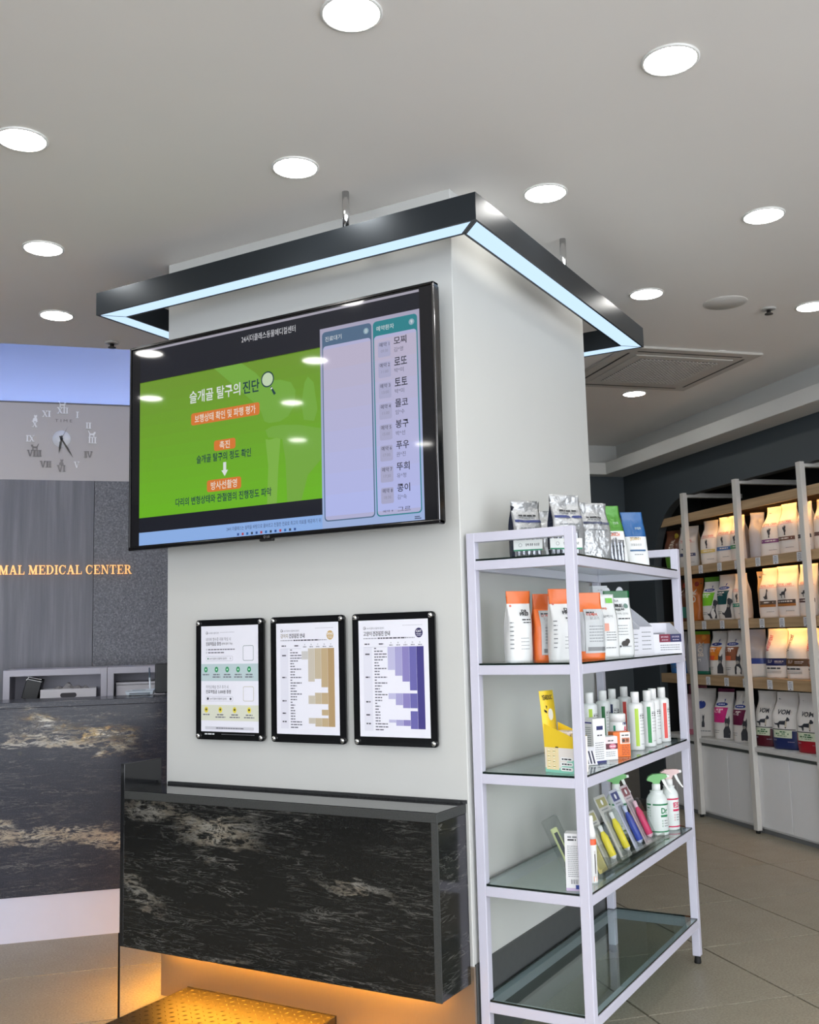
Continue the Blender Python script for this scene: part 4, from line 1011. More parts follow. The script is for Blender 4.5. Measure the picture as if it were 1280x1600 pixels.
# ---- shelf 2: feed bags and display stands
def ow_art(k, F, w_, h):
    k.text(F, 'DR.', .02 * w_, .70 * h, .010, BK, 2, width=.3 * w_, bold=.03); k.text(F, 'PREF', -.06 * w_, .655 * h, .011, BK, 2, width=.40 * w_, bold=.03)
    k.dashes(F, .0, .36 * w_, .60 * h, .004, BK, 2, 1); k.dashes(F, .04 * w_, .36 * w_, .56 * h, .003, BK, 2, 2); k.disc(F, -.36 * w_, .80 * h, .004, M((210, 110, 90), .5), 2, 8)
    for i in range(4): k.dashes(F, -.1 * w_, .24 * w_, (.34 - .05 * i) * h, .0018, GY, 2, i)
    for i in range(7): k.dashes(F, -.47 * w_, -.36 * w_, (.56 - .06 * i) * h, .003, GY, 2, i + 20)
def or_art(k, F, w_, h):
    P_(k, F, -.30 * w_, .47 * w_, .10 * h, .76 * h, M((186, 190, 192), .36))
    k.dashes(F, -.22 * w_, .10 * w_, .71 * h, .004, BK, 3, 1); k.text(F, '더케어', -.22 * w_, .655 * h, .010, M((190, 70, 50), .4), 3, width=.42 * w_, bold=.03); k.text(F, '닭고기', -.12 * w_, .60 * h, .010, GY, 3, width=.35 * w_)
    for i in range(6): k.dashes(F, -.16 * w_, .36 * w_, (.50 - .045 * i) * h, .0025, GY, 3, i)
    P_(k, F, -.22 * w_, .44 * w_, .13 * h, .19 * h, M((120, 122, 124), .4), 3)
bag('pet_food_bag', 'white feed bag with orange top leftmost on the second glass shelf', 'bag', 'small feed bags on the second shelf', (.158, .085, GZ[1]), R(50), .088, .232, .074, FILMW, FILMW, zones=((.83, FILMW), (1.01, ORG)), art=ow_art, neck=.98, taper=.5, seed=11, crum=.0035, sidelean=.02)
bag('pet_food_bag', 'orange feed bag with grey panel between two white ones on second shelf', 'bag', 'small feed bags on the second shelf', (.226, .158, GZ[1]), R(44), .088, .222, .062, ORG, M((232, 98, 36), .3, bump=(24, .4, .006)), zones=((.78, ORG), (1.01, ORGD)), art=or_art, neck=.90, taper=.5, seed=12, lean=.02)
bag('pet_food_bag', 'white feed bag with orange top half hidden by the front corner post', 'bag', 'small feed bags on the second shelf', (.300, .118, GZ[1]), R(48), .088, .234, .072, FILMW, FILMW, zones=((.80, FILMW), (1.01, ORG)), art=ow_art, neck=.98, taper=.5, seed=13, crum=.0035)
bag('pet_food_bag', 'feed bag with orange foot and top right of the front corner post', 'bag', 'small feed bags on the second shelf', (.318, .33, GZ[1]), R(46), .100, .226, .056, FILMG, ORG, zones=((.13, ORG), (.72, FILMG), (1.01, ORG)), art=or_art, neck=.92, seed=14)
bag('pet_food_bag', 'dark green topped bag standing behind the others on the second shelf', 'bag', 'small feed bags on the second shelf', (.165, .52, GZ[1]), R(48), .10, .24, .05, FILMG, GRND, zones=((.12, GRND), (.9, FILMG), (1.01, GRND)), neck=.95, seed=15)
def gr_art(word1, word2, leaf):
    def art(k, F, w_, h):
        if word1: k.text(F, 'NATLA', -.30 * w_, .84 * h, .008, BK, 2, width=.36 * w_)
        k.text(F, word2, -.34 * w_, .755 * h, .0125 if word1 else .009, BK if word1 else M((206, 120, 96), .5), 2, width=.52 * w_, bold=.04)
        if word1:
            k.disc(F, .30 * w_, .775 * h, .009, M((110, 140, 130), .5), 2, 14); k.text(F, '퓨어트릿', -.28 * w_, .695 * h, .011, BK, 2, width=.5 * w_, bold=.04); k.text(F, '강아지 간식', -.2 * w_, .64 * h, .008, GY, 2, width=.5 * w_)
            k.dashes(F, -.1 * w_, .34 * w_, .58 * h, .004, BK, 2, 3); k.disc(F, .06 * w_, .20 * h, .014, M((48, 44, 40), .5), 2, 12, .011); k.disc(F, .16 * w_, .235 * h, .010, M((48, 44, 40), .5), 2, 10)
            for i in range(4): k.quad(F, -.30 * w_, -.22 * w_, (.46 - .045 * i) * h, (.488 - .045 * i) * h, BK, 2); k.dashes(F, -.16 * w_, .22 * w_, (.475 - .045 * i) * h, .0022, GY, 2, i)
        else:
            P_(k, F, .18 * w_, .42 * w_, .86 * h, .94 * h, M((110, 190, 60), .4), 2); k.text(F, '덴탈케어', -.2 * w_, .63 * h, .010, GY, 2, width=.5 * w_); P_(k, F, -.2 * w_, .1 * w_, .42 * h, .54 * h, M((226, 160, 140), .45), 2)
            for i in range(4): k.dashes(F, .0, .36 * w_, (.40 - .04 * i) * h, .0025, GY, 2, i)
        k.disc(F, -.12 * w_, .16 * h, .004, BK, 2, 8); k.dashes(F, -.05 * w_, .3 * w_, .16 * h, .003, GY, 2, 7)
    return art
bag('pet_food_bag', 'white and lime green bag left of the dark green topped front bag', 'bag', 'small feed bags on the second shelf', (.300, .53, GZ[1]), R(44), .108, .228, .052, FILMW, GRNF, art=gr_art(False, '나투라', 1), neck=1.0, seed=16, crum=.004, sidelean=-.06)
bag('pet_food_bag', 'white bag with dark green top and large black lettering on second shelf', 'bag', 'small feed bags on the second shelf', (.312, .665, GZ[1]), R(44), .104, .242, .052, FILMW, GRNF, zones=((.90, FILMW), (1.01, GRND)), art=gr_art(True, 'PURE', 1), neck=1.0, seed=17, crum=.0035, sidelean=-.04)
# counter display stands: side panels with a slanted cut and a tall rounded back card
CARD = M((226, 226, 234), .5, var=.02)
def stand(lab, x, y, rot, w_, d, h0, h1, hb, hdr=None):
    t = empty('display_stand', lab, 'display stand', (x, y, GZ[1]), rot, 'white card display stands on the second shelf')
    for s in (-1, 1):
        k = MB(); xx = s * (w_ / 2 - .001)
        k.prism([(-d / 2, 0), (d / 2, 0), (d / 2, h1), (-.02, h1 * .72), (-d / 2, h0)], xx - .001, xx + .001, CARD, 'yz'); k.build('side_panel', t)
    k = MB(); k.box(-w_ / 2, w_ / 2, -d / 2 - .0015, -d / 2, 0, h0, CARD); F = lambda u, v, L=1: (u, -d / 2 - .0015 - .0002 * L, v)
    for i in range(5): k.dashes(F, -w_ * .36, w_ * .3, h0 * (.8 - .15 * i), .003, GY, 1, i)
    k.build('front_panel', t)
    k = MB(); cr_ = w_ * .30
    pts = [(-w_ / 2, 0), (w_ / 2, 0), (w_ / 2, hb * .76), (cr_, hb * .78)] + [(cr_ * math.cos(R(a)), hb - cr_ * 1.3 + cr_ * 1.3 * math.sin(R(a))) for a in range(0, 181, 20)] + [(-cr_, hb * .78), (-w_ / 2, hb * .76)]
    k.prism(pts, d / 2, d / 2 + .0015, CARD, 'xz'); F2 = lambda u, v, L=1: (u, d / 2 - .0002 * L, v)
    k.text(F2, '오랄', 0, hb * .86, .007, BK, 1, 'c', w_ * .3)
    if hdr: k.quad(F2, -w_ / 2, w_ / 2, hb * .62, hb * .77, hdr, 1); k.text(F2, 'EPUREE', 0, hb * .71, .008, M((210, 210, 224), .5), 2, 'c', w_ * .7); k.dashes(F2, -w_ * .25, w_ * .3, hb * .66, .003, M((190, 190, 210), .5), 2, 3); k.text(F2, '오랄케어', 0, hb * .56, .006, BK, 2, 'c', w_ * .5)
    k.build('back_card', t)
    k = MB(); k.box(-w_ / 2 + .002, w_ / 2 - .002, -d / 2, d / 2, 0, .003, CARD); k.build('base', t)
NAV = M((34, 36, 84), .5)
stand('white card display stand nearer the green bags on the second shelf', .235, .905, R(66), .075, .13, .10, .20, .272)
stand('white card display stand with navy header behind the white tray', .255, 1.005, R(66), .080, .13, .11, .20, .276, NAV)
t = empty('display_tray', 'low white card tray with maroon and navy labels on the second shelf', 'tray', (.325, 1.115, GZ[1]), R(50), None)
k = MB(); k.box(-.075, .075, -.045, -.0435, 0, .078, CARD); F = lambda u, v, L=1: (u, -.0452 - .0002 * L, v)
k.quad(F, -.03, .022, .046, .078, M((120, 24, 52), .5)); k.quad(F, .022, .075, .046, .078, NAV)
for x in (-.004, .048): k.text(F, 'EPUREE', x, .064, .006, M((214, 200, 214), .5), 2, 'c', .034); k.dashes(F, x - .015, x + .015, .055, .0025, M((200, 190, 206), .5), 2, 2)
for i in range(3): k.dashes(F, -.026, .066, .034 - .009 * i, .003, GY, 1, i)
k.quad(F, -.068, -.062, .028, .040, BK)
k.build('front_panel', t)
for s in (-1, 1): k = MB(); k.prism([(-.045, 0), (.055, 0), (.055, .125), (.03, .125), (-.045, .078)], s * .0745 - .0007, s * .0745 + .0007, CARD, 'yz'); k.build('side_panel', t)
k = MB(); k.box(-.0738, .0738, .055, .0565, 0, .125, CARD); k.box(-.0738, .0738, -.0435, .055, 0, .002, CARD); k.box(-.0005, .0005, -.0435, .055, .002, .085, CARD); k.build('back_panel', t)
k = MB(); k.box(-.032, .032, -.02, .02, 0, .283, CARD, .001, 1); F = lambda u, v, L=1: (u, -.0201 - .0002 * L, v)
k.text(F, '오랄', 0, .262, .007, GY, 1, 'c', .022); k.dashes(F, -.02, .02, .22, .003, GY, 1, 2)
tag(k.build('carton', None, (.105, 1.03, GZ[1]), R(40)), 'tall plain white carton at the back of the second shelf', 'box')

# ---- shelf 3
YEL = M((244, 208, 50), .45); MINT = M((140, 212, 190), .45); CREAM = M((250, 232, 170), .5)
def at_rot(x, y, rot, u, v): return (x + u * math.cos(rot) - v * math.sin(rot), y + u * math.sin(rot) + v * math.cos(rot))
t = empty('display_box', 'yellow and white card display box with icon panel on the third shelf', 'display box', (.300, .112, GZ[2]), R(76))
# local: front -y (toward the long side), the left side panel (x-) faces the viewer
w_, d_ = .075, .112
SPOLY = [(-d_ / 2, 0), (d_ / 2, 0), (d_ / 2, .152), (-d_ / 2, .112)]
for s in (-1, 1):
    k = MB(); xx = s * w_ / 2
    k.prism(SPOLY, xx - .0008, xx + .0008, YEL, 'yz')
    if s < 0:
        F = lambda u, v, L=1: (xx - .0008 - .0002 * L, -u, v)      # u runs from back (left in view) to front
        k.poly(F, [(-d_ / 2, 0), (d_ / 2, 0), (d_ / 2, .078), (-d_ / 2, .078)], M((238, 232, 226), .5), 1)
        k.poly(F, [(-d_ / 2, 0), (d_ / 2, 0), (d_ / 2, .042), (.035, .040), (0, .014), (-d_ / 2, .014)], MINT, 2)
        k.quad(F, -d_ / 2 + .005, -.002, .009, .078, M((244, 226, 180), .5), 3)
        for i in range(2):
            for j in range(4):
                cx, cz = -d_ / 2 + .0165 + .020 * i, .067 - .016 * j
                k.disc(F, cx, cz, .0068, M((238, 214, 120), .5), 4, 14); k.disc(F, cx, cz, .0058, M((252, 244, 214), .5), 5, 14); k.dashes(F, cx - .005, cx + .005, cz + .001 * ((i + j) % 3 - 1), .0025, M((180, 150, 40), .5), 6, i + j)
        for i in range(3):
            z_ = .044 - .0155 * i
            k.rrect(F, .004, d_ / 2 - .004, z_ - .006, z_ + .006, .0058, M((244, 246, 244), .5), 4); k.dashes(F, .010, d_ / 2 - .010, z_, .004, BK, 5, i)
        k.quad(F, -.014, -.002, .0775, .0815, M((90, 80, 40), .5), 4)
    k.build('side_panel', t)
k = MB(); k.box(-w_ / 2, w_ / 2, -d_ / 2 - .0012, -d_ / 2, 0, .112, M((238, 232, 226), .5)); k.build('front_panel', t)
k = MB(); k.box(-w_ / 2, w_ / 2, -d_ / 2, d_ / 2, 0, .0015, MINT); k.build('base', t)
hd = MB(); 
for i in range(6):
    v0, v1 = i / 6, (i + 1) / 6; y0 = d_ / 2 + .016 * v0 * v0; y1 = d_ / 2 + .016 * v1 * v1; z0, z1 = .255 * v0, .255 * v1
    hd.add([(-w_ / 2, y0, z0), (w_ / 2, y0, z0), (w_ / 2, y1, z1), (-w_ / 2, y1, z1), (-w_ / 2, y0 + .001, z0), (w_ / 2, y0 + .001, z0), (w_ / 2, y1 + .001, z1), (-w_ / 2, y1 + .001, z1)], [(0, 1, 2, 3), (7, 6, 5, 4), (0, 3, 7, 4), (1, 5, 6, 2)], YEL, True)
F = lambda u, v, L=1: (u, d_ / 2 + .016 * (v / .255) ** 2 - .0006 - .0003 * L, v)
hd.text(F, 'YEARDOC', 0, .225, .016, BK, 1, 'c', .054, .02); hd.poly(F, [(-.012, .208), (-.004, .205), (-.008, .195)], BK, 1); hd.poly(F, [(-.022, .196), (-.008, .190), (-.008, .182), (-.022, .188)], BK, 1)
hd.disc(F, .010, .178, .013, M((226, 222, 206), .5), 1, 18, .019)
hd.build('header_card', t)
k = MB(); k.box(-.028, .03, -.03, .035, .003, .128, M((236, 224, 214), .5), .002, 1); k.box(-.02, .02, -.05, -.032, .003, .122, M((222, 200, 140), .5), .002, 1); k.build('sachet_stack', t)
def carton(lab, x, y, rot, w2, d2, h, mt, art, z, group='small cartons on the third shelf', name='carton', top=None, artside=None):
    k = MB(); k.box(-w2 / 2, w2 / 2, -d2 / 2, d2 / 2, 0, h, mt, .0008, 1)
    F = lambda u, v, L=1: (u, -d2 / 2 - .0002 * L, v); art(k, F, w2, h)
    if artside: G_ = lambda u, v, L=1: (-w2 / 2 - .0002 * L, -u, v); artside(k, G_, d2, h)
    return tag(k.build(name, None, (x, y, z), rot), lab, 'box', group)
WB = M((230, 230, 232), .45)
def lines(n, h0, st, c=GY, top=None):
    def art(k, F, w2, h):
        for i in range(n): k.dashes(F, -w2 * .38, w2 * .32, h * (h0 - st * i), .0022, c, 2, i)
        if top: k.quad(F, -w2 * .42, w2 * .42, h * .90, h * .935, top)
    return art
def wb_front(k, F, w2, h):
    lines(8, .45, .05)(k, F, w2, h); k.quad(F, -w2 * .22, w2 * .3, h * .74, h * .83, M((40, 44, 96), .5)); k.quad(F, -w2 * .5, w2 * .5, 0, h * .045, M((60, 62, 120), .5)); k.dashes(F, -.01, .012, h * .62, .004, BK, 2, 3)
def wb_side(k, F, w2, h):
    k.quad(F, -w2 * .40, w2 * .40, h * .89, h * .925, M((52, 54, 130), .5)); lines(12, .80, .045)(k, F, w2, h); k.quad(F, -w2 * .46, -w2 * .38, h * .5, h * .86, M((210, 206, 120), .5)); k.quad(F, -w2 * .5, w2 * .5, 0, h * .045, M((60, 62, 120), .5))
carton('tall white medicine carton with navy line on the third shelf', .298, .372, R(62), .055, .060, .148, WB, wb_front, GZ[2], artside=wb_side)
t = empty('leaflet', 'folded striped leaflet leaning before the tall white carton', 'leaflet', (.322, .285, GZ[2] + .001), R(50))
k = MB(); k.box(-.02, .02, -.0008, .0008, 0, .058, M((222, 222, 228), .5)); F = lambda u, v, L=1: (u, -.0009 - .0002 * L, v)
for i in range(3): k.quad(F, -.017 + .012 * i, -.011 + .012 * i, .004, .054, M((40, 42, 70), .5))
o = k.build('sheet', t); o.rotation_euler = (R(-24), 0, 0)
k = MB(); k.box(-.019, .019, .022, .0236, 0, .055, M((222, 222, 228), .5)); o = k.build('sheet', t); o.rotation_euler = (R(10), 0, 0); o.location = (0, .004, 0)
def pk_art(k, F, w2, h):
    k.quad(F, -w2 * .5, w2 * .5, h * .66, h * .98, M((228, 214, 216), .5)); k.quad(F, -w2 * .36, w2 * .5, h * .46, h * .70, M((96, 34, 48), .5), 2); k.disc(F, w2 * .14, h * .58, w2 * .26, M((206, 120, 140), .5), 3, 14, h * .11); k.dashes(F, -w2 * .05, w2 * .35, h * .58, .003, M((240, 220, 226), .5), 4, 1); k.dashes(F, -w2 * .2, w2 * .2, h * .82, .004, BK, 3, 2); lines(3, .34, .08)(k, F, w2, h)
def oc_art(k, F, w2, h):
    k.quad(F, -w2 * .1, w2 * .5, h * .52, h * .98, M((232, 226, 220), .5)); k.dashes(F, .0, w2 * .44, h * .86, .004, BK, 3, 2); k.quad(F, .0, w2 * .46, h * .55, h * .76, M((190, 120, 90), .5), 2); k.disc(F, w2 * .1, h * .65, .006, M((60, 50, 44), .5), 3, 10); k.disc(F, w2 * .32, h * .66, .006, M((120, 70, 40), .5), 3, 10)
    for i in range(6): k.dashes(F, -w2 * .02, w2 * .44, h * (.44 - .07 * i), .0035, M((180, 80, 24), .5), 2, i)
carton('small white and dark pink carton between the tall carton and orange box', .318, .455, R(50), .055, .04, .080, WB, pk_art, GZ[2])
carton('small orange carton with photo panel on the third shelf', .326, .555, R(46), .066, .04, .087, M((232, 112, 22), .45), oc_art, GZ[2])
# bottles
PLW = M((228, 230, 230), .28)
def bottle(lab, x, y, col_, rot=0, h=.212, r=.0285, group='white shampoo bottles on the third shelf'):
    t = empty('shampoo_bottle', lab, 'bottle', (x, y, GZ[2]), rot, group)
    hb = h * .80
    MB().lathe([(r * .93, 0), (r, .004), (r, hb - .012), (r * .96, hb - .004), (r * .82, hb), (.0125, hb + .003), (.0125, hb + .006)], PLW, seg=26).build('body', t)
    MB().lathe([(.0155, hb + .003), (.0155, h - .002), (.0145, h), (0, h)], M((236, 236, 236), .35), seg=20).build('cap', t)
    k = MB()
    def F(u, v, L=1):
        a = -math.pi / 2 + u / r; q = r + .0002 * L
        return (q * math.cos(a), q * math.sin(a), v)
    if col_: k.quad(F, -.017, -.003, .015, hb - .018, col_, 1, 3, 1); k.dashes(lambda a, b, L=1: F(-.010 + (b - .09) * 0 + .0, .03 + a * 5, 2), .0, .0001, 0, .0001, GY)
    for i, z in enumerate((.132, .126, .118, .108)): k.dashes(F, .002, .026, z, .0045 if i in (1, 2) else .002, BK if i in (1, 2) else GY, 2, i)
    for i in range(4): k.dashes(F, .002, .024, .095 - .012 * i, .0016, GY, 2, i + 9)
    k.dashes(F, .004, .020, .022, .002, GY, 2, 17)
    k.build('label_print', t)
    return t
LIME, GREEN, NAVYS, REDS = M((172, 204, 60), .4), M((36, 138, 66), .4), M((30, 44, 86), .4), M((214, 66, 58), .4)
bottle('white shampoo bottle with lime stripe in the front row of bottles', .318, .780, LIME, R(46), .214); bottle('white shampoo bottle with green stripe in the front row of bottles', .326, .905, GREEN, R(46), .212)
bottle('white unstriped looking bottle between green and red striped front bottles', .318, 1.00, None, R(46), .214); bottle('white shampoo bottle with thin red stripe last in the front row', .328, 1.090, REDS, R(60), .214)
bottle('white shampoo bottle with lime stripe in the back row behind the cartons', .150, .745, LIME, R(46), .212); bottle('white shampoo bottle with dark green stripe in the back row', .150, .895, M((24, 112, 56), .4), R(40), .212)
bottle('white shampoo bottle with navy stripe in the back row', .140, 1.035, NAVYS, R(28), .210); bottle('white shampoo bottle with wide red stripe in the back row', .150, 1.155, REDS, R(40), .213)
t = empty('tablet_jar', 'squat white jar with a red letter behind the orange carton', 'jar', (.285, .665, GZ[2]), R(45), None)
MB().lathe([(.030, 0), (.031, .004), (.031, .108), (.028, .113)], PLW, seg=26).build('body', t); MB().lathe([(.030, .113), (.030, .138), (.028, .141), (0, .141)], M((234, 234, 234), .4), seg=26).build('lid', t)
k = MB(); FJ = lambda u, v, L=1: ((.031 + .0002 * L) * math.cos(-math.pi / 2 + u / .031), (.031 + .0002 * L) * math.sin(-math.pi / 2 + u / .031), v)
k.text(FJ, 'A', .018, .076, .022, M((214, 44, 90), .4), 2, 'c', bold=.03); k.quad(FJ, .006, .030, .102, .111, M((40, 40, 100), .4), 2, 2); k.quad(FJ, -.03, -.022, .06, .10, M((40, 140, 110), .4), 2, 2); k.dashes(FJ, .004, .034, .068, .003, GY, 2, 1); k.quad(FJ, .008, .026, .016, .022, BK, 2, 2); k.build('label_print', t)

# ---- shelf 4
def mc_art(k, F, w2, h):
    k.dashes(F, -w2 * .30, w2 * .3, h * .94, .005, GY, 2, 1); k.dashes(F, -w2 * .30, w2 * .25, h * .89, .005, BK, 2, 2)
    for i in range(17): k.dashes(F, -w2 * .34, w2 * .36, h * (.78 - .033 * i), .0018, GY, 2, i)
    for i in range(9): k.quad(F, -w2 * .16 + .0026 * i, -w2 * .16 + .0026 * i + (.0008 if i % 3 else .0016), h * .12, h * .20, BK, 2)
    k.quad(F, -w2 * .5, w2 * .5, 0, h * .05, M((196, 176, 206), .5)); k.quad(F, w2 * .12, w2 * .5, h * .03, h * .105, M((36, 60, 140), .5), 2)
def mc_side(k, F, w2, h): pass
t_ = carton('tall white and pink medicine carton behind the post on the fourth shelf', .325, .075, R(14), .048, .05, .172, WB, mc_art, GZ[3], None)
k = MB(); k.box(-.0005, .0004, -.024, .024, .004, .168, M((216, 168, 188), .5)); k.build('pink_side', t_, (.0243, 0, 0))
# spray pen bottle
t = empty('spray_bottle', 'slim white spray bottle with orange band beside the corner post', 'bottle', (.345, .178, GZ[3]), R(40), None)
MB().lathe([(.0155, 0), (.0165, .004), (.0165, .118), (.0165, .131), (.0150, .136)], PLW, seg=22, zones=[PLW, PLW, M((232, 92, 44), .35), M((232, 92, 44), .35)]).build('body', t)
MB().lathe([(.0155, .136), (.0155, .150), (.010, .182), (.0085, .205), (.007, .208), (0, .208)], M((232, 232, 230), .35), seg=20).build('cap', t)
k = MB(); FP = lambda u, v, L=1: ((.0165 + .0002 * L) * math.cos(-math.pi / 2 + u / .0165), (.0165 + .0002 * L) * math.sin(-math.pi / 2 + u / .0165), v)
k.quad(FP, .002, .010, .018, .10, M((206, 204, 200), .4), 1, 2); k.quad(FP, .004, .007, .03, .09, BK, 2, 1); k.quad(FP, -.012, -.008, .05, .085, BK, 2, 1); k.quad(FP, -.018, .018, .006, .022, M((240, 170, 130), .4), 1, 4); k.build('label_print', t)
# acrylic tray with blister packs
ACRY = make_glass('acrylic_sheet', (236, 238, 236), .9, .02)
t = empty('acrylic_tray', 'clear acrylic step tray holding blister packs on the fourth shelf', 'tray', (.30, .52, GZ[3]), R(90), None)
k = MB(); k.box(-.29, .40, -.062, -.059, 0, .03, ACRY); k.box(-.29, .40, -.062, .07, 0, .003, ACRY); k.build('base_sheet', t)
k = MB(); k.prism([(-.01, .003), (.07, .003), (.07, .12), (.066, .12)], -.29, -.287, ACRY, 'yz'); k.build('end_sheet', t)
for x in (-.20, -.03, .14, .29): MB().box(x - .0012, x + .0012, -.059, .06, .003, .05, ACRY).build('divider', t)
def blister(lab, y, w2, l, card, pen, cat_=False, z=.012, back=-.0):
    t = empty('blister_pack', lab, 'package', (.348, y, GZ[3] + z), R(90), 'blister packs in the acrylic tray')
    k = MB(); k.prism(rr_pts(-w2 / 2, w2 / 2, 0, l, .006), .001, .002, card, 'xz'); F = lambda u, v, L=1: (u, .001 - .0003 * L, v)
    k.quad(F, -w2 * .4, w2 * .4, l * .82, l * .96, pen[2], 1); k.disc(F, 0, l * .89, .010, M((230, 230, 234), .5), 2, 12); k.dashes(F, -w2 * .3, w2 * .3, l * .78, .004, GY, 1, 3)
    a_ = k.build('card', t)
    b2_ = None
    if not cat_:
        k = MB(); n = 14
        prof = [(.006, .02), (.0125, .03), (.0125, l * .50), (.006, l * .60), (.0075, l * .66), (.0075, l * .70), (.002, l * .71)]
        k.lathe(prof, pen[0], (0, -.013, 0), 14, zones=[pen[1], pen[0], pen[0], pen[1], pen[1], pen[1]]); b2_ = k.build('toothbrush', t)
    k = MB(); bl_ = [(-w2 * .34, .012), (w2 * .34, .012), (w2 * .34, l * .66), (w2 * .22, l * .74), (-w2 * .22, l * .74), (-w2 * .34, l * .66)]
    k.prism(bl_, -.026, .0008, CLEAR, 'xz'); c2_ = k.build('blister', t)
    t.rotation_euler = (R(-25), 0, R(90))
    return t
YP = (M((236, 220, 60), .3), M((240, 240, 240), .3), M((160, 156, 110), .5)); BP = (M((50, 74, 170), .3), M((200, 206, 230), .3), M((74, 80, 128), .5)); PP = (M((220, 60, 110), .3), M((238, 200, 214), .3), M((140, 84, 92), .5))
CC = M((186, 186, 182), .5)
blister('blister pack with yellow stick at the near end of the acrylic tray', .375, .095, .19, CC, YP); blister('blister pack with yellow stick in the middle of the acrylic tray', .520, .11, .225, CC, YP)
blister('blister pack with blue stick in the acrylic tray', .665, .085, .225, M((190, 192, 206), .5), BP); blister('blister pack with pink stick at the far end of the acrylic tray', .785, .085, .225, M((206, 190, 196), .5), PP)
blister('small kitten print package at the foot of the acrylic tray', .280, .08, .11, M((196, 184, 120), .5), (M((120, 110, 60), .4),) * 2 + (M((176, 150, 90), .5),), True)
t = empty('clear_package', 'clear plastic package with a pale green stick behind the medicine carton', 'package', (.265, .185, GZ[3]), R(40), None)
k = MB(); k.box(-.028, .028, 0, .018, 0, .20, CLEAR, .004, 1); a = k.build('wrapper', t); a.rotation_euler = (0, R(-24), 0); a.location = (.02, 0, .012)
k = MB(); k.box(-.012, .012, .004, .012, .02, .165, M((206, 214, 160), .4), .003, 1); k.box(-.006, .006, .003, .004, .06, .15, M((70, 74, 80), .4)); a = k.build('stick', t); a.rotation_euler = (0, R(-24), 0); a.location = (.02, 0, .012)
# trigger sprays
def trigger(lab, x, y, rot, head, band, txt, r=.041, hb=.165):
    t = empty('trigger_spray', lab, 'spray bottle', (x, y, GZ[3]), rot, 'trigger spray bottles on the fourth shelf')
    MB().lathe([(r * .94, 0), (r, .005), (r, hb - .045), (r * .98, hb - .035), (r * .80, hb - .020), (r * .62, hb - .012), (r * .60, hb - .006), (r * .66, hb - .002), (r * .45, hb)], M((226, 232, 230), .25), seg=28).build('body', t)
    MB().lathe([(.0165, hb), (.0165, hb + .022), (.013, hb + .026)], M((236, 238, 236), .35), seg=20).build('collar', t)
    z = hb + .026
    k = MB(); k.prism([(-.036, z + .012), (-.030, z + .026), (-.012, z + .036), (.022, z + .038), (.040, z + .036), (.044, z + .026), (.036, z + .020), (.018, z + .014), (.012, z), (-.012, z), (-.016, z + .006)], -.012, .012, head, 'xz'); k.build('hood', t)
    k = MB(); k.prism([(.040, z + .034), (.052, z + .033), (.052, z + .024), (.040, z + .022)], -.008, .008, M((238, 238, 236), .35), 'xz'); k.build('nozzle', t)
    k = MB(); k.prism([(.020, z + .018), (.032, z + .020), (.040, z - .002), (.050, z - .022), (.058, z - .032), (.054, z - .036), (.042, z - .022), (.030, z - .004)], -.007, .007, M((236, 236, 234), .35), 'xz'); k.build('trigger', t)
    k = MB(); F = lambda u, v, L=1: ((r + .0003 * L) * math.cos(-math.pi / 2 + u / r), (r + .0003 * L) * math.sin(-math.pi / 2 + u / r), v)
    k.quad(F, -.055, .055, .012, .017, band, 1, 12); k.quad(F, -.022, .055, hb - .054, hb - .048, band, 1, 8); k.quad(F, -.055, -.030, hb - .054, hb - .048, band, 1, 3)
    for i in range(4): k.dashes(F, -.05, -.034, hb - .064 - .010 * i, .005, band, 1, i)
    k.text(F, txt, .010, hb - .085, .022, band, 2, width=.030, bold=.03); k.quad(F, .008, .040, hb - .098, hb - .090, band, 2, 3); 
    for i in range(3): k.ring(F, .014, hb - .112 - .010 * i, .003, .001, band, 2, 8); k.dashes(F, .022, .038, hb - .112 - .010 * i, .003, GY, 2, i)
    k.build('label_print', t)
    return t
GH = M((120, 186, 116), .35); GB_ = M((20, 124, 74), .4); PH = M((228, 198, 196), .35); PB_ = M((206, 30, 84), .4)
trigger('green hooded trigger spray in front on the fourth shelf', .305, 1.030, R(24), GH, GB_, 'Dr', .041, .168)
trigger('pink hooded trigger spray behind the green one on the fourth shelf', .320, 1.150, R(24), PH, PB_, 'ES', .036, .172)
trigger('green hooded trigger spray at the back behind the blister packs', .155, .985, R(24), GH, GB_, 'Dr', .041, .166)
# ================================================================= PRODUCT WALL
sh = empty('wall_shelving', 'built-in oak board shelving with white tube frames in the dark arch', 'shelf', (0, 0, 0), ROOM)
PB0 = [3.915, 3.41, 2.74, 2.055, 1.37, .69]
BOARDS = [(2.12, 2.182), (1.731, 1.791), (1.328, 1.390), (.932, 1.001)]
for i in range(len(PB0) - 1):
    y1_, y0_ = PB0[i] - .0, PB0[i + 1]
    for z0, z1 in BOARDS: MB().box(2.935, 2.953, y0_ + .001, y1_ - .001, z0, z1, WOOD).box(2.953, 3.40, y0_ + .001, y1_ - .001, z1 - .022, z1, WOOD).build('shelf_board', sh)
for y in PB0[1:]:
    k = MB(); k.box(2.895, 2.93, y - .022, y + .022, .02, 2.333, POSTM, .001, 1); k.box(2.93, 3.40, y - .022, y + .022, 2.300, 2.333, POSTM, .001, 1); k.build('post_frame', sh)
    k = MB(); k.cyl((2.912, y, 0), .014, .02, RUBBER, seg=12); k.build('post_foot', sh)
    for z0, z1 in BOARDS[:3]: MB().box(2.926, 2.935, y - .012, y + .034, z0 + .005, z0 + .02, POSTM).build('bracket', sh)
TAGM = M((214, 216, 222), .5)
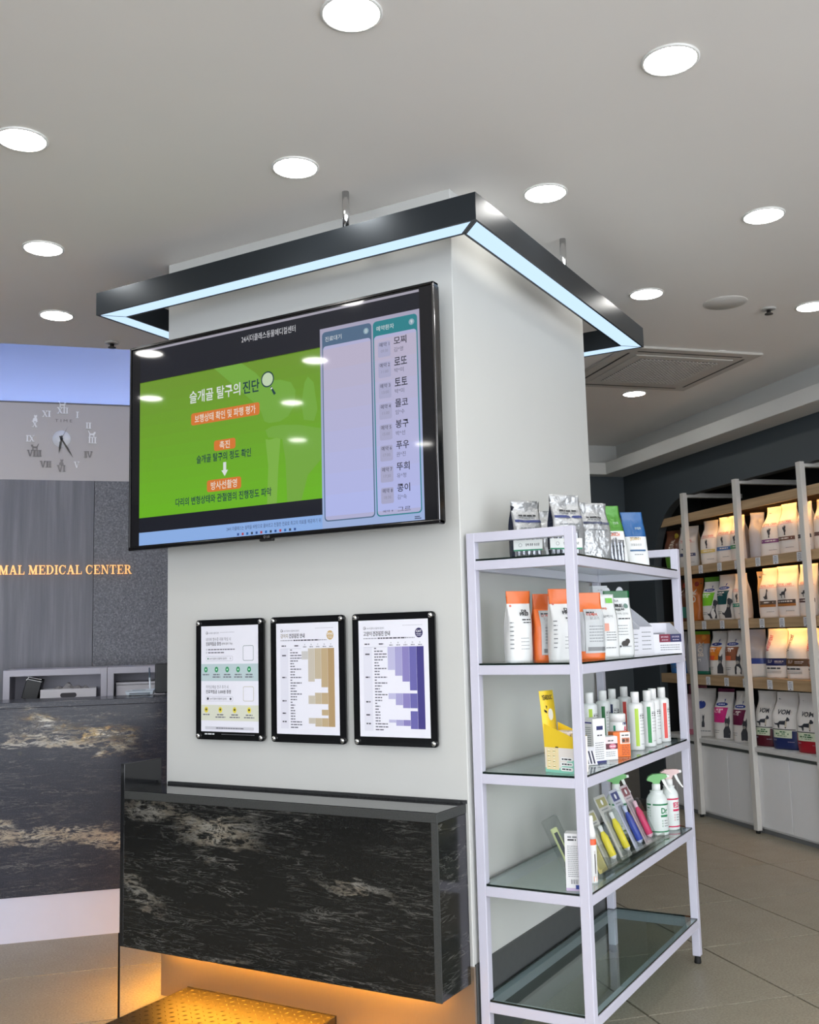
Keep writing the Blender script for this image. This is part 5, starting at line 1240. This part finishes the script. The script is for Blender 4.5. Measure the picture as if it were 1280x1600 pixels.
for z, ys in ((1.735, (3.27, 3.03, 2.82, 2.58, 2.39, 2.15)), (1.334, (3.27, 3.04, 2.82, 2.58, 2.37, 2.13)), (.94, (3.26, 3.03, 2.81, 2.54, 2.33, 2.1))):
    for i, y in enumerate(ys):
        k = MB(); k.box(2.9335, 2.935, y - .026, y + .026, z - .006, z + .052, TAGM); F = lambda u, v, L=1: (2.9334 - .0002 * L, y - u, v)
        k.dashes(F, -.012, .012, z + .042, .004, INKM, 1, i); 
        for j in range(3): k.dashes(F, -.018, .018, z + .032 - .009 * j, .003, INKM, 1, i + j)
        k.quad(F, -.006, .006, z - .002, z + .004, INK, 1); k.build('price_tag', sh)
# warm strips under the boards
def strip(y0, y1, z):
    k = MB(); k.box(2.958, 2.974, y0 + .03, y1 - .03, z + .026, z + .034, EM((255, 188, 104), WARM)); k.build('light_strip', sh)
strip(2.755, 3.20, 2.12); strip(2.075, 2.72, 2.12); strip(1.39, 2.035, 2.12)
strip(2.755, 2.93, 1.731); strip(2.075, 2.72, 1.731); strip(1.39, 2.035, 1.731); strip(2.075, 2.60, 1.328)
# base cabinets and counter
CABW = M((228, 229, 230), .35, var=.015)
for i in range(len(PB0) - 1):
    y1_, y0_ = PB0[i], PB0[i + 1]
    nm = ('far end below the feed bags, mostly behind the glass shelves', 'below the left lit bay, beside the far cabinet', 'below the right lit bay of bags', 'cut by the right edge of the picture', 'outside the picture on the right')[i]
    t = empty('base_cabinet', 'white two door base cabinet ' + nm, 'cabinet', ab(2.935, y0_), ROOM, 'white base cabinets of the product wall')
    wd = y1_ - y0_
    MB().box(.012, .44, .002, wd - .002, .03, .520, CABW).build('carcass', t)
    MB().box(.02, .44, .002, wd - .002, 0, .03, M((120, 122, 124), .5)).build('plinth', t)
    hf = wd / 2 if i else 3.765 - y0_
    for d0, d1 in ((.0025, hf - .0025), (hf + .0025, wd - .0025)): MB().box(-.004, .012, d0, d1, .045, .500, CABW, .001, 1).build('door', t)
    MB().box(-.002, .012, .003, wd - .003, .502, .524, M((86, 92, 90), .4)).build('grip_channel', t)
for i, (y0_, y1_) in enumerate(((2.745, 3.915), (1.37, 2.742))):
    tag(MB().box(-.025, .44, 0, y1_ - y0_, .524, .553, M((206, 206, 204), .35), .002, 1).build('countertop', None, ab(2.935, y0_), ROOM), 'white countertop slab under the bottom row of bags, ' + ('far half' if i == 0 else 'near half'), 'countertop')
# loose price cards lying on the countertop
for i, y in enumerate((2.62, 2.40, 2.17, 3.11, 2.95)):
    k = MB(); k.box(-.02, .02, -.045, .045, 0, .0016, M((226, 228, 232), .5)); F = lambda u, v, L=1: (v, u, .0016 + .0002 * L)
    for j in range(3): k.dashes(F, -.03, .03, -.008 + .008 * j, .003, INKM, 1, j)
    tag(k.build('price_card', None, ab(2.945, y, .5535), ROOM), 'white price card lying on the countertop before %s' % ('the maroon bag', 'the navy footed bag', 'the red footed bag', 'the magenta banded bag', 'the plum banded bag')[i], 'card', 'price cards on the countertop')

DOG = [(-.55, .0), (-.45, 0), (-.42, .32), (.10, .30), (.14, 0), (.26, 0), (.28, .34), (.36, .62), (.58, .66), (.62, .80), (.44, .98), (.32, .96), (.26, .80), (.12, .66), (-.40, .62), (-.58, .44), (-.86, .40), (-.98, .50), (-.92, .30), (-.62, .26)]
PLUME = [(-.12, 0), (.2, 0), (.14, .2), (.3, .42), (.22, .6), (.34, .8), (.26, 1.0), (.10, .82), (.02, 1.02), (-.10, .74), (-.26, .9), (-.30, .62), (-.16, .44), (-.04, .2)]
SITDOG = [(-.34, 0), (.30, 0), (.30, .14), (.22, .5), (.30, .72), (.44, .8), (.40, .94), (.18, 1.04), (.02, .96), (-.02, .7), (-.18, .44), (-.40, .26), (-.62, .30), (-.60, .20), (-.4, .12)]
def shape(k, F, pts, cx, z, sw, shh, mt, L=2): k.poly(F, [(cx + u * sw, z + v * shh) for u, v in pts], mt, L)
RED = M((196, 52, 50), .45); DARKF = M((58, 60, 66), .5); LOGOB = M((34, 58, 140), .45)
def royal(c, c2=None, animal=PLUME, word='ROYAL CANIN'):
    def art(k, F, w_, h):
        P_(k, F, -.40 * w_, .40 * w_, .595 * h, .60 * h, RED, 1); k.text(F, word, 0, .615 * h, .016, RED, 2, 'c', .62 * w_)
        shape(k, F, animal, -.02 * w_, .37 * h, .22 * w_, .20 * h, DARKF)
        P_(k, F, -.38 * w_, .40 * w_, .265 * h, .34 * h, c, 1)
        if c2: P_(k, F, -.38 * w_, .40 * w_, .215 * h, .265 * h, c2, 1)
        k.dashes(F, -.32 * w_, .30 * w_, .305 * h, .008, M((214, 210, 206), .5), 2, int(w_ * 1e4)); k.dashes(F, .0, .34 * w_, .12 * h, .003, GY, 2, 3)
    return art
def hills(c, c2=None, animal=SITDOG, txt='z/d'):
    def art(k, F, w_, h):
        k.disc(F, -.06 * w_, .70 * h, .30 * w_, LOGOB, 1, 18, .036 * h); k.dashes(F, -.22 * w_, .1 * w_, .70 * h, .006, M((224, 226, 236), .5), 2, 4); shape(k, F, PLUME, .02 * w_, .74 * h, .10 * w_, .07 * h, LOGOB)
        k.trap(F, (-.46 * w_, .12 * w_, .34 * h), (-.46 * w_, .30 * w_, .64 * h), c, 1)
        if c2: k.trap(F, (-.46 * w_, -.10 * w_, .34 * h), (-.46 * w_, -.06 * w_, .44 * h), c2, 2)
        k.text(F, txt, -.36 * w_, .53 * h, .022, M((236, 230, 226), .5), 3, width=.30 * w_); k.dashes(F, -.40 * w_, .04 * w_, .60 * h, .008, M((230, 224, 220), .5), 3, 5)
        shape(k, F, animal, .20 * w_, .04 * h, .50 * w_, .42 * h, DARKF, 2); k.disc(F, .22 * w_, .30 * h, .07 * w_, M((150, 146, 140), .5), 3, 10); k.dashes(F, -.38 * w_, -.12 * w_, .18 * h, .004, GY, 2, 6); k.dashes(F, -.38 * w_, -.16 * w_, .14 * h, .004, GY, 2, 7)
    return art
def vom(low):
    def art(k, F, w_, h):
        k.text(F, 'VOM', .02 * w_, .615 * h, .030, DARKF, 7, 'c', .46 * w_, .03); k.text(F, '®', .27 * w_, .655 * h, .006, DARKF, 2)
        shape(k, F, DOG, .04 * w_, .375 * h, .34 * w_, .20 * h, M((44, 48, 56), .5)); shape(k, F, [(.1, .1), (.3, .1), (.34, .6), (.2, .7)], .04 * w_, .375 * h, .34 * w_, .20 * h, M((196, 186, 168), .5), 3)
        P_(k, F, -.40 * w_, .40 * w_, .345 * h, .36 * h, DARKF, 2); P_(k, F, -.36 * w_, .30 * w_, .205 * h, .345 * h, M((206, 214, 190), .5), 2)
        k.dashes(F, -.10 * w_, .12 * w_, .31 * h, .007, GRND, 3, 2); k.dashes(F, -.26 * w_, .2 * w_, .275 * h, .009, M((60, 110, 70), .5), 3, 3); k.dashes(F, -.2 * w_, .14 * w_, .24 * h, .006, M((120, 140, 110), .5), 3, 4)
        k.dashes(F, -.36 * w_, -.24 * w_, .165 * h, .008, M((150, 140, 160), .5), 2, 5); k.dashes(F, .16 * w_, .36 * w_, .14 * h, .004, M((150, 140, 160), .5), 2, 6)
    return art
def vet(c, tc):
    def art(k, F, w_, h):
        Fv = lambda u, v, L=1: F(-.30 * w_ - v + .0, .54 * h + u, L)
        k.text(Fv, 'Vetorizer', 0, -.012, .034, tc, 2, width=.34 * h, bold=.01)
        P_(k, F, -.48 * w_, .48 * w_, .255 * h, .40 * h, c, 1); k.text(F, 'ELF', -.30 * w_, .31 * h, .018, M((210, 206, 214), .5), 2, width=.2 * w_); k.dashes(F, 0, .34 * w_, .34 * h, .006, M((190, 186, 190), .5), 2, 3); k.dashes(F, 0, .3 * w_, .31 * h, .004, M((170, 166, 170), .5), 2, 4)
        k.dashes(F, -.36 * w_, .24 * w_, .20 * h, .010, DARKF, 2, 5); k.dashes(F, -.36 * w_, .28 * w_, .14 * h, .003, GY, 2, 6); k.dashes(F, -.36 * w_, .28 * w_, .11 * h, .003, GY, 2, 7)
    return art
def earthy(words, c1, c2):
    def art(k, F, w_, h):
        Fv = lambda u, v, L=1: F(-v, u + .42 * h, L)
        k.text(Fv, words, 0, -.02, .045, M((214, 200, 186), .5), 2, width=.34 * h, bold=.03); P_(k, F, -.4 * w_, .4 * w_, .08 * h, .34 * h, c1, 1); k.disc(F, .1 * w_, .86 * h, .05 * w_ + .012, c2, 1, 12)
        k.quad(F, -.2 * w_, -.02 * w_, .30 * h, .36 * h, M((226, 224, 214), .5), 2)
    return art
BRN = M((104, 62, 42), .35, bump=(20, .4, .006)); BAGW = M((222, 218, 214), .36, bump=(16, .4, .008)); BAGG = M((160, 160, 166), .34, bump=(16, .4, .008)); TANB = M((196, 172, 138), .38, bump=(16, .4, .008)); GRB = M((86, 140, 44), .35, bump=(20, .4, .006)); PINK = M((206, 120, 142), .35, bump=(18, .4, .006)); PINKL = M((226, 196, 204), .35, bump=(18, .4, .006)); BLUB = M((52, 110, 176), .35, bump=(18, .4, .006)); ORB = M((206, 116, 48), .35, bump=(18, .4, .006)); TEALB = M((30, 110, 90), .35, bump=(18, .4, .006))
FACE = R(-44)
ROWZ = [1.7915, 1.3905, 1.0015, .5535]
def wbag(row, y, w_, h, lab, front, side=None, zones=(), art=None, turn=0, dp=.11, a=None, **kw):
    jr = random.Random(row * 97 + int(y * 100)); turn += jr.uniform(-7, 7); kw.setdefault('sidelean', jr.uniform(-.06, .06)); kw.setdefault('crum', .0055)
    a_ = a if a is not None else 2.995 + dp * .12
    return bag('pet_food_bag', lab, 'bag', ('top', 'second', 'third', 'bottom')[row - 1] + ' row of feed bags on the product wall', ab(a_ + .03, y + .05 + .012 * (y > 3.45), ROWZ[row - 1]), FACE + R(turn * .6 + 14), w_ * .9, h, dp, front, side, zones, art, seed=row * 40 + int(y * 50), **kw)
BAND = lambda *c: M(c, .45)
# top row
wbag(1, 3.69, .20, .30, 'brown and green feed bag at the far left of the top row', BRN, GRB, ((.35, GRB), (1.01, BRN)), earthy('NATURAL', GRB, M((206, 180, 60), .45)), 10, neck=.92)
wbag(1, 3.500, .185, .312, 'white feed bag with small black dog, left of the first post, top row', BAGW, TANB, (), royal(BAND(70, 74, 110), None, DOG, 'NATURAL'), 24, taper=.6)
wbag(1, 3.225, .185, .322, 'white feed bag with yellow band in the top row', BAGW, BAGW, (), royal(BAND(206, 186, 110)), 4, neck=.80)
wbag(1, 3.020, .185, .324, 'white feed bag with blue band in the top row', BAGW, BAGW, (), royal(BAND(70, 110, 170)), 4, neck=.84)
wbag(1, 2.855, .150, .318, 'white feed bag with green band beside the middle post, top row', BAGW, BAGG, (), royal(BAND(50, 140, 90)), 6, neck=.84)
wbag(1, 2.655, .13, .31, 'grey feed bag seen from its side right of the middle post, top row', BAGG, M((168, 158, 170), .36, bump=(16, .4, .008)), (), None, 60, neck=.8)
wbag(1, 2.500, .185, .325, 'tall white feed bag with purple band in the top row', BAGW, BAGW, (), royal(BAND(120, 64, 120)), 12, neck=.70, sidelean=.10)
wbag(1, 2.300, .20, .325, 'white feed bag with brown band in the top row', BAGW, BAGW, (), royal(BAND(110, 78, 66)), -4, neck=.72)
wbag(1, 2.130, .13, .315, 'white feed bag half hidden by the right post, top row', BAGW, BAGW, (), royal(BAND(70, 66, 72)), 8, neck=.8)
wbag(1, 1.955, .19, .310, 'white feed bag with dark band cut by the right edge, top row', BAGW, BAGW, (), royal(BAND(96, 74, 70)), -6, neck=.82)
# second row
wbag(2, 3.76, .18, .325, 'brown feed bag with green foot at the far left of the second row', BRN, GRB, ((.28, GRB), (1.01, BRN)), earthy('OK', GRB, M((196, 70, 40), .45)), 14, a=3.14)
wbag(2, 3.640, .185, .318, 'brown feed bag with teal label behind the white post, second row', BRN, BRN, (), earthy('OK', M((66, 130, 116), .45), M((196, 70, 40), .45)), 8)
wbag(2, 3.465, .15, .318, 'orange brown feed bag right of the first post, second row', ORB, GRB, (), earthy('OK', ORB, M((150, 44, 34), .45)), 34)
wbag(2, 3.245, .18, .310, 'white feed bag with lime panel and grey animal in the second row', BAGW, BAGW, ((.9, BAGW), (1.01, GRB)), hills(BAND(120, 196, 40)), 6, neck=.96)
wbag(2, 3.045, .185, .318, 'white feed bag with dark teal panel in the second row', BAGW, BAGW, (), hills(BAND(22, 74, 78), None, SITDOG, 'Diet'), 0, neck=.98)
wbag(2, 2.880, .135, .315, 'white feed bag with teal band beside the middle post, second row', BAGW, BAGW, (), royal(BAND(50, 140, 120)), 8, neck=.86)
wbag(2, 2.685, .12, .315, 'tan and grey feed bag turned sideways, second row', TANB, BAGG, (), None, 58, .11, 3.07, neck=.8)
wbag(2, 2.560, .185, .328, 'white feed bag with small dogs and brown band, second row', BAGW, BAGW, (), royal(BAND(84, 70, 62), BAND(160, 104, 50), SITDOG), 8, neck=.88)
wbag(2, 2.345, .205, .328, 'white feed bag with large dog and brown band, second row', BAGW, BAGW, (), royal(BAND(70, 56, 54), BAND(160, 104, 50), DOG), 0, neck=.92)
wbag(2, 2.155, .155, .325, 'white feed bag with dark band beside the right post, second row', BAGW, BAGW, (), royal(BAND(76, 56, 56), None, DOG), 4, neck=.9)
wbag(2, 2.445, .10, .28, 'dark brown feed bag peeping between two white bags, second row', M((92, 54, 42), .4, bump=(20, .4, .006)), None, (), None, 0, .08, 3.13)
wbag(2, 1.95, .17, .32, 'dark feed bag cut by the right edge in the second row', M((70, 60, 62), .36, bump=(20, .4, .006)), BAGW, ((.75, M((70, 60, 62), .36)), (1.01, BAGW)), None, 0, neck=.9)
# third row
wbag(3, 3.72, .19, .310, 'white feed bag with blue foot at the far left of the third row', BAGW, BLUB, ((.30, BLUB), (1.01, BAGW)), hills(BAND(200, 120, 70)), 10)
wbag(3, 3.520, .14, .31, 'silver feed bag half behind the first post, third row', BAGG, BAGG, (), None, 16)
wbag(3, 3.395, .14, .31, 'orange topped feed bag with green foot, third row', BAGG, TEALB, ((.16, TEALB), (.72, BAGG), (.93, ORB), (1.01, M((110, 160, 50), .35))), earthy('BOX', BAGG, M((226, 150, 60), .45)), 22)
wbag(3, 3.200, .175, .312, 'white feed bag with orange panel and grey cat, third row', BAGW, BAGW, (), hills(BAND(222, 130, 36), BAND(214, 84, 46), SIT, 'c/d'), 6, neck=.94)
wbag(3, 2.985, .19, .314, 'white feed bag with brown panel and tabby cat, third row', BAGW, BAGG, (), hills(BAND(140, 86, 60), BAND(214, 104, 66), SIT, 'i/d'), 12, neck=.96)
wbag(3, 2.735, .165, .314, 'white feed bag with blue side print behind the middle post, third row', BAGG, M((196, 200, 216), .36, bump=(16, .4, .008)), ((.28, BAGW), (.40, M((52, 70, 140), .4)), (1.01, BAGG)), None, 28, neck=.86)
wbag(3, 2.525, .19, .318, 'white feed bag with navy band and vertical red lettering, third row', BAGW, BAGW, (), vet(BAND(24, 30, 84), BAND(196, 70, 60)), 6, neck=1.0)
wbag(3, 2.305, .205, .318, 'white feed bag with brown band and vertical dark lettering, third row', BAGW, BAGW, (), vet(BAND(86, 60, 34), BAND(96, 80, 70)), 4, neck=1.0)
wbag(3, 2.115, .14, .316, 'white feed bag with vertical red lettering behind the right post, third row', BAGW, BAGW, (), vet(BAND(130, 84, 50), BAND(206, 66, 54)), 4, neck=1.0)
wbag(3, 1.93, .19, .316, 'white feed bag cut by the right edge in the third row', BAGW, BAGW, (), vet(BAND(60, 84, 50), BAND(206, 66, 54)), 0, neck=1.0)
# bottom row
wbag(4, 3.76, .19, .345, 'pink topped silver feed bag at the far left of the bottom row', BAGG, PINK, ((.06, PINK), (.74, BAGG), (1.01, PINK)), None, 18, .12, 3.15)
wbag(4, 3.62, .15, .290, 'pale pink feed bag left of the first post, bottom row', PINKL, PINK, ((.14, PINK), (1.01, PINKL)), None, 6, .12, neck=.92)
wbag(4, 3.445, .20, .345, 'white feed bag with round blue logo beside the first post, bottom row', BAGW, BAGG, (), lambda k, F, w_, h: (k.disc(F, -.1 * w_, .66 * h, .036, LOGOB, 1, 18, .028), shape(k, F, SIT, .0, .20 * h, .2 * w_, .26 * h, DARKF), k.dashes(F, -.3 * w_, .3 * w_, .12 * h, .006, GY, 2, 3)), 36, .13, neck=.86)
wbag(4, 3.180, .19, .350, 'white feed bag with magenta panel and tabby cat, bottom row', BAGW, BAGG, ((.94, BAGW), (1.01, M((90, 24, 60), .4))), hills(BAND(206, 44, 126), None, SIT, 'k/d'), 14, .12, neck=.80)
wbag(4, 2.955, .175, .345, 'white feed bag with plum panel and black and white cat, bottom row', BAGW, BAGG, (), hills(BAND(104, 24, 64), None, SIT, 'w/d'), 10, .12, neck=.88)
wbag(4, 2.690, .18, .355, 'white feed bag with maroon foot behind the middle post, bottom row', BAGW, BAGG, ((.33, M((84, 20, 36), .36, bump=(18, .3, .006))), (1.01, BAGW)), vom(1), 12, .13, neck=.88)
wbag(4, 2.475, .235, .358, 'white feed bag with navy foot and a dark dog, bottom row', BAGW, BAGG, ((.33, M((30, 42, 92), .36, bump=(18, .3, .006))), (1.01, BAGW)), vom(1), 8, .13, neck=.84)
wbag(4, 2.220, .235, .360, 'white feed bag with red foot and a dark dog, bottom row', BAGW, BAGG, ((.33, M((160, 30, 44), .36, bump=(18, .3, .006))), (1.01, BAGW)), vom(1), 0, .13, neck=.90)
wbag(4, 1.96, .22, .355, 'white feed bag cut by the right edge in the bottom row', BAGW, BAGG, ((.33, M((90, 30, 44), .36, bump=(18, .3, .006))), (1.01, BAGW)), None, 0, .13, neck=.88)
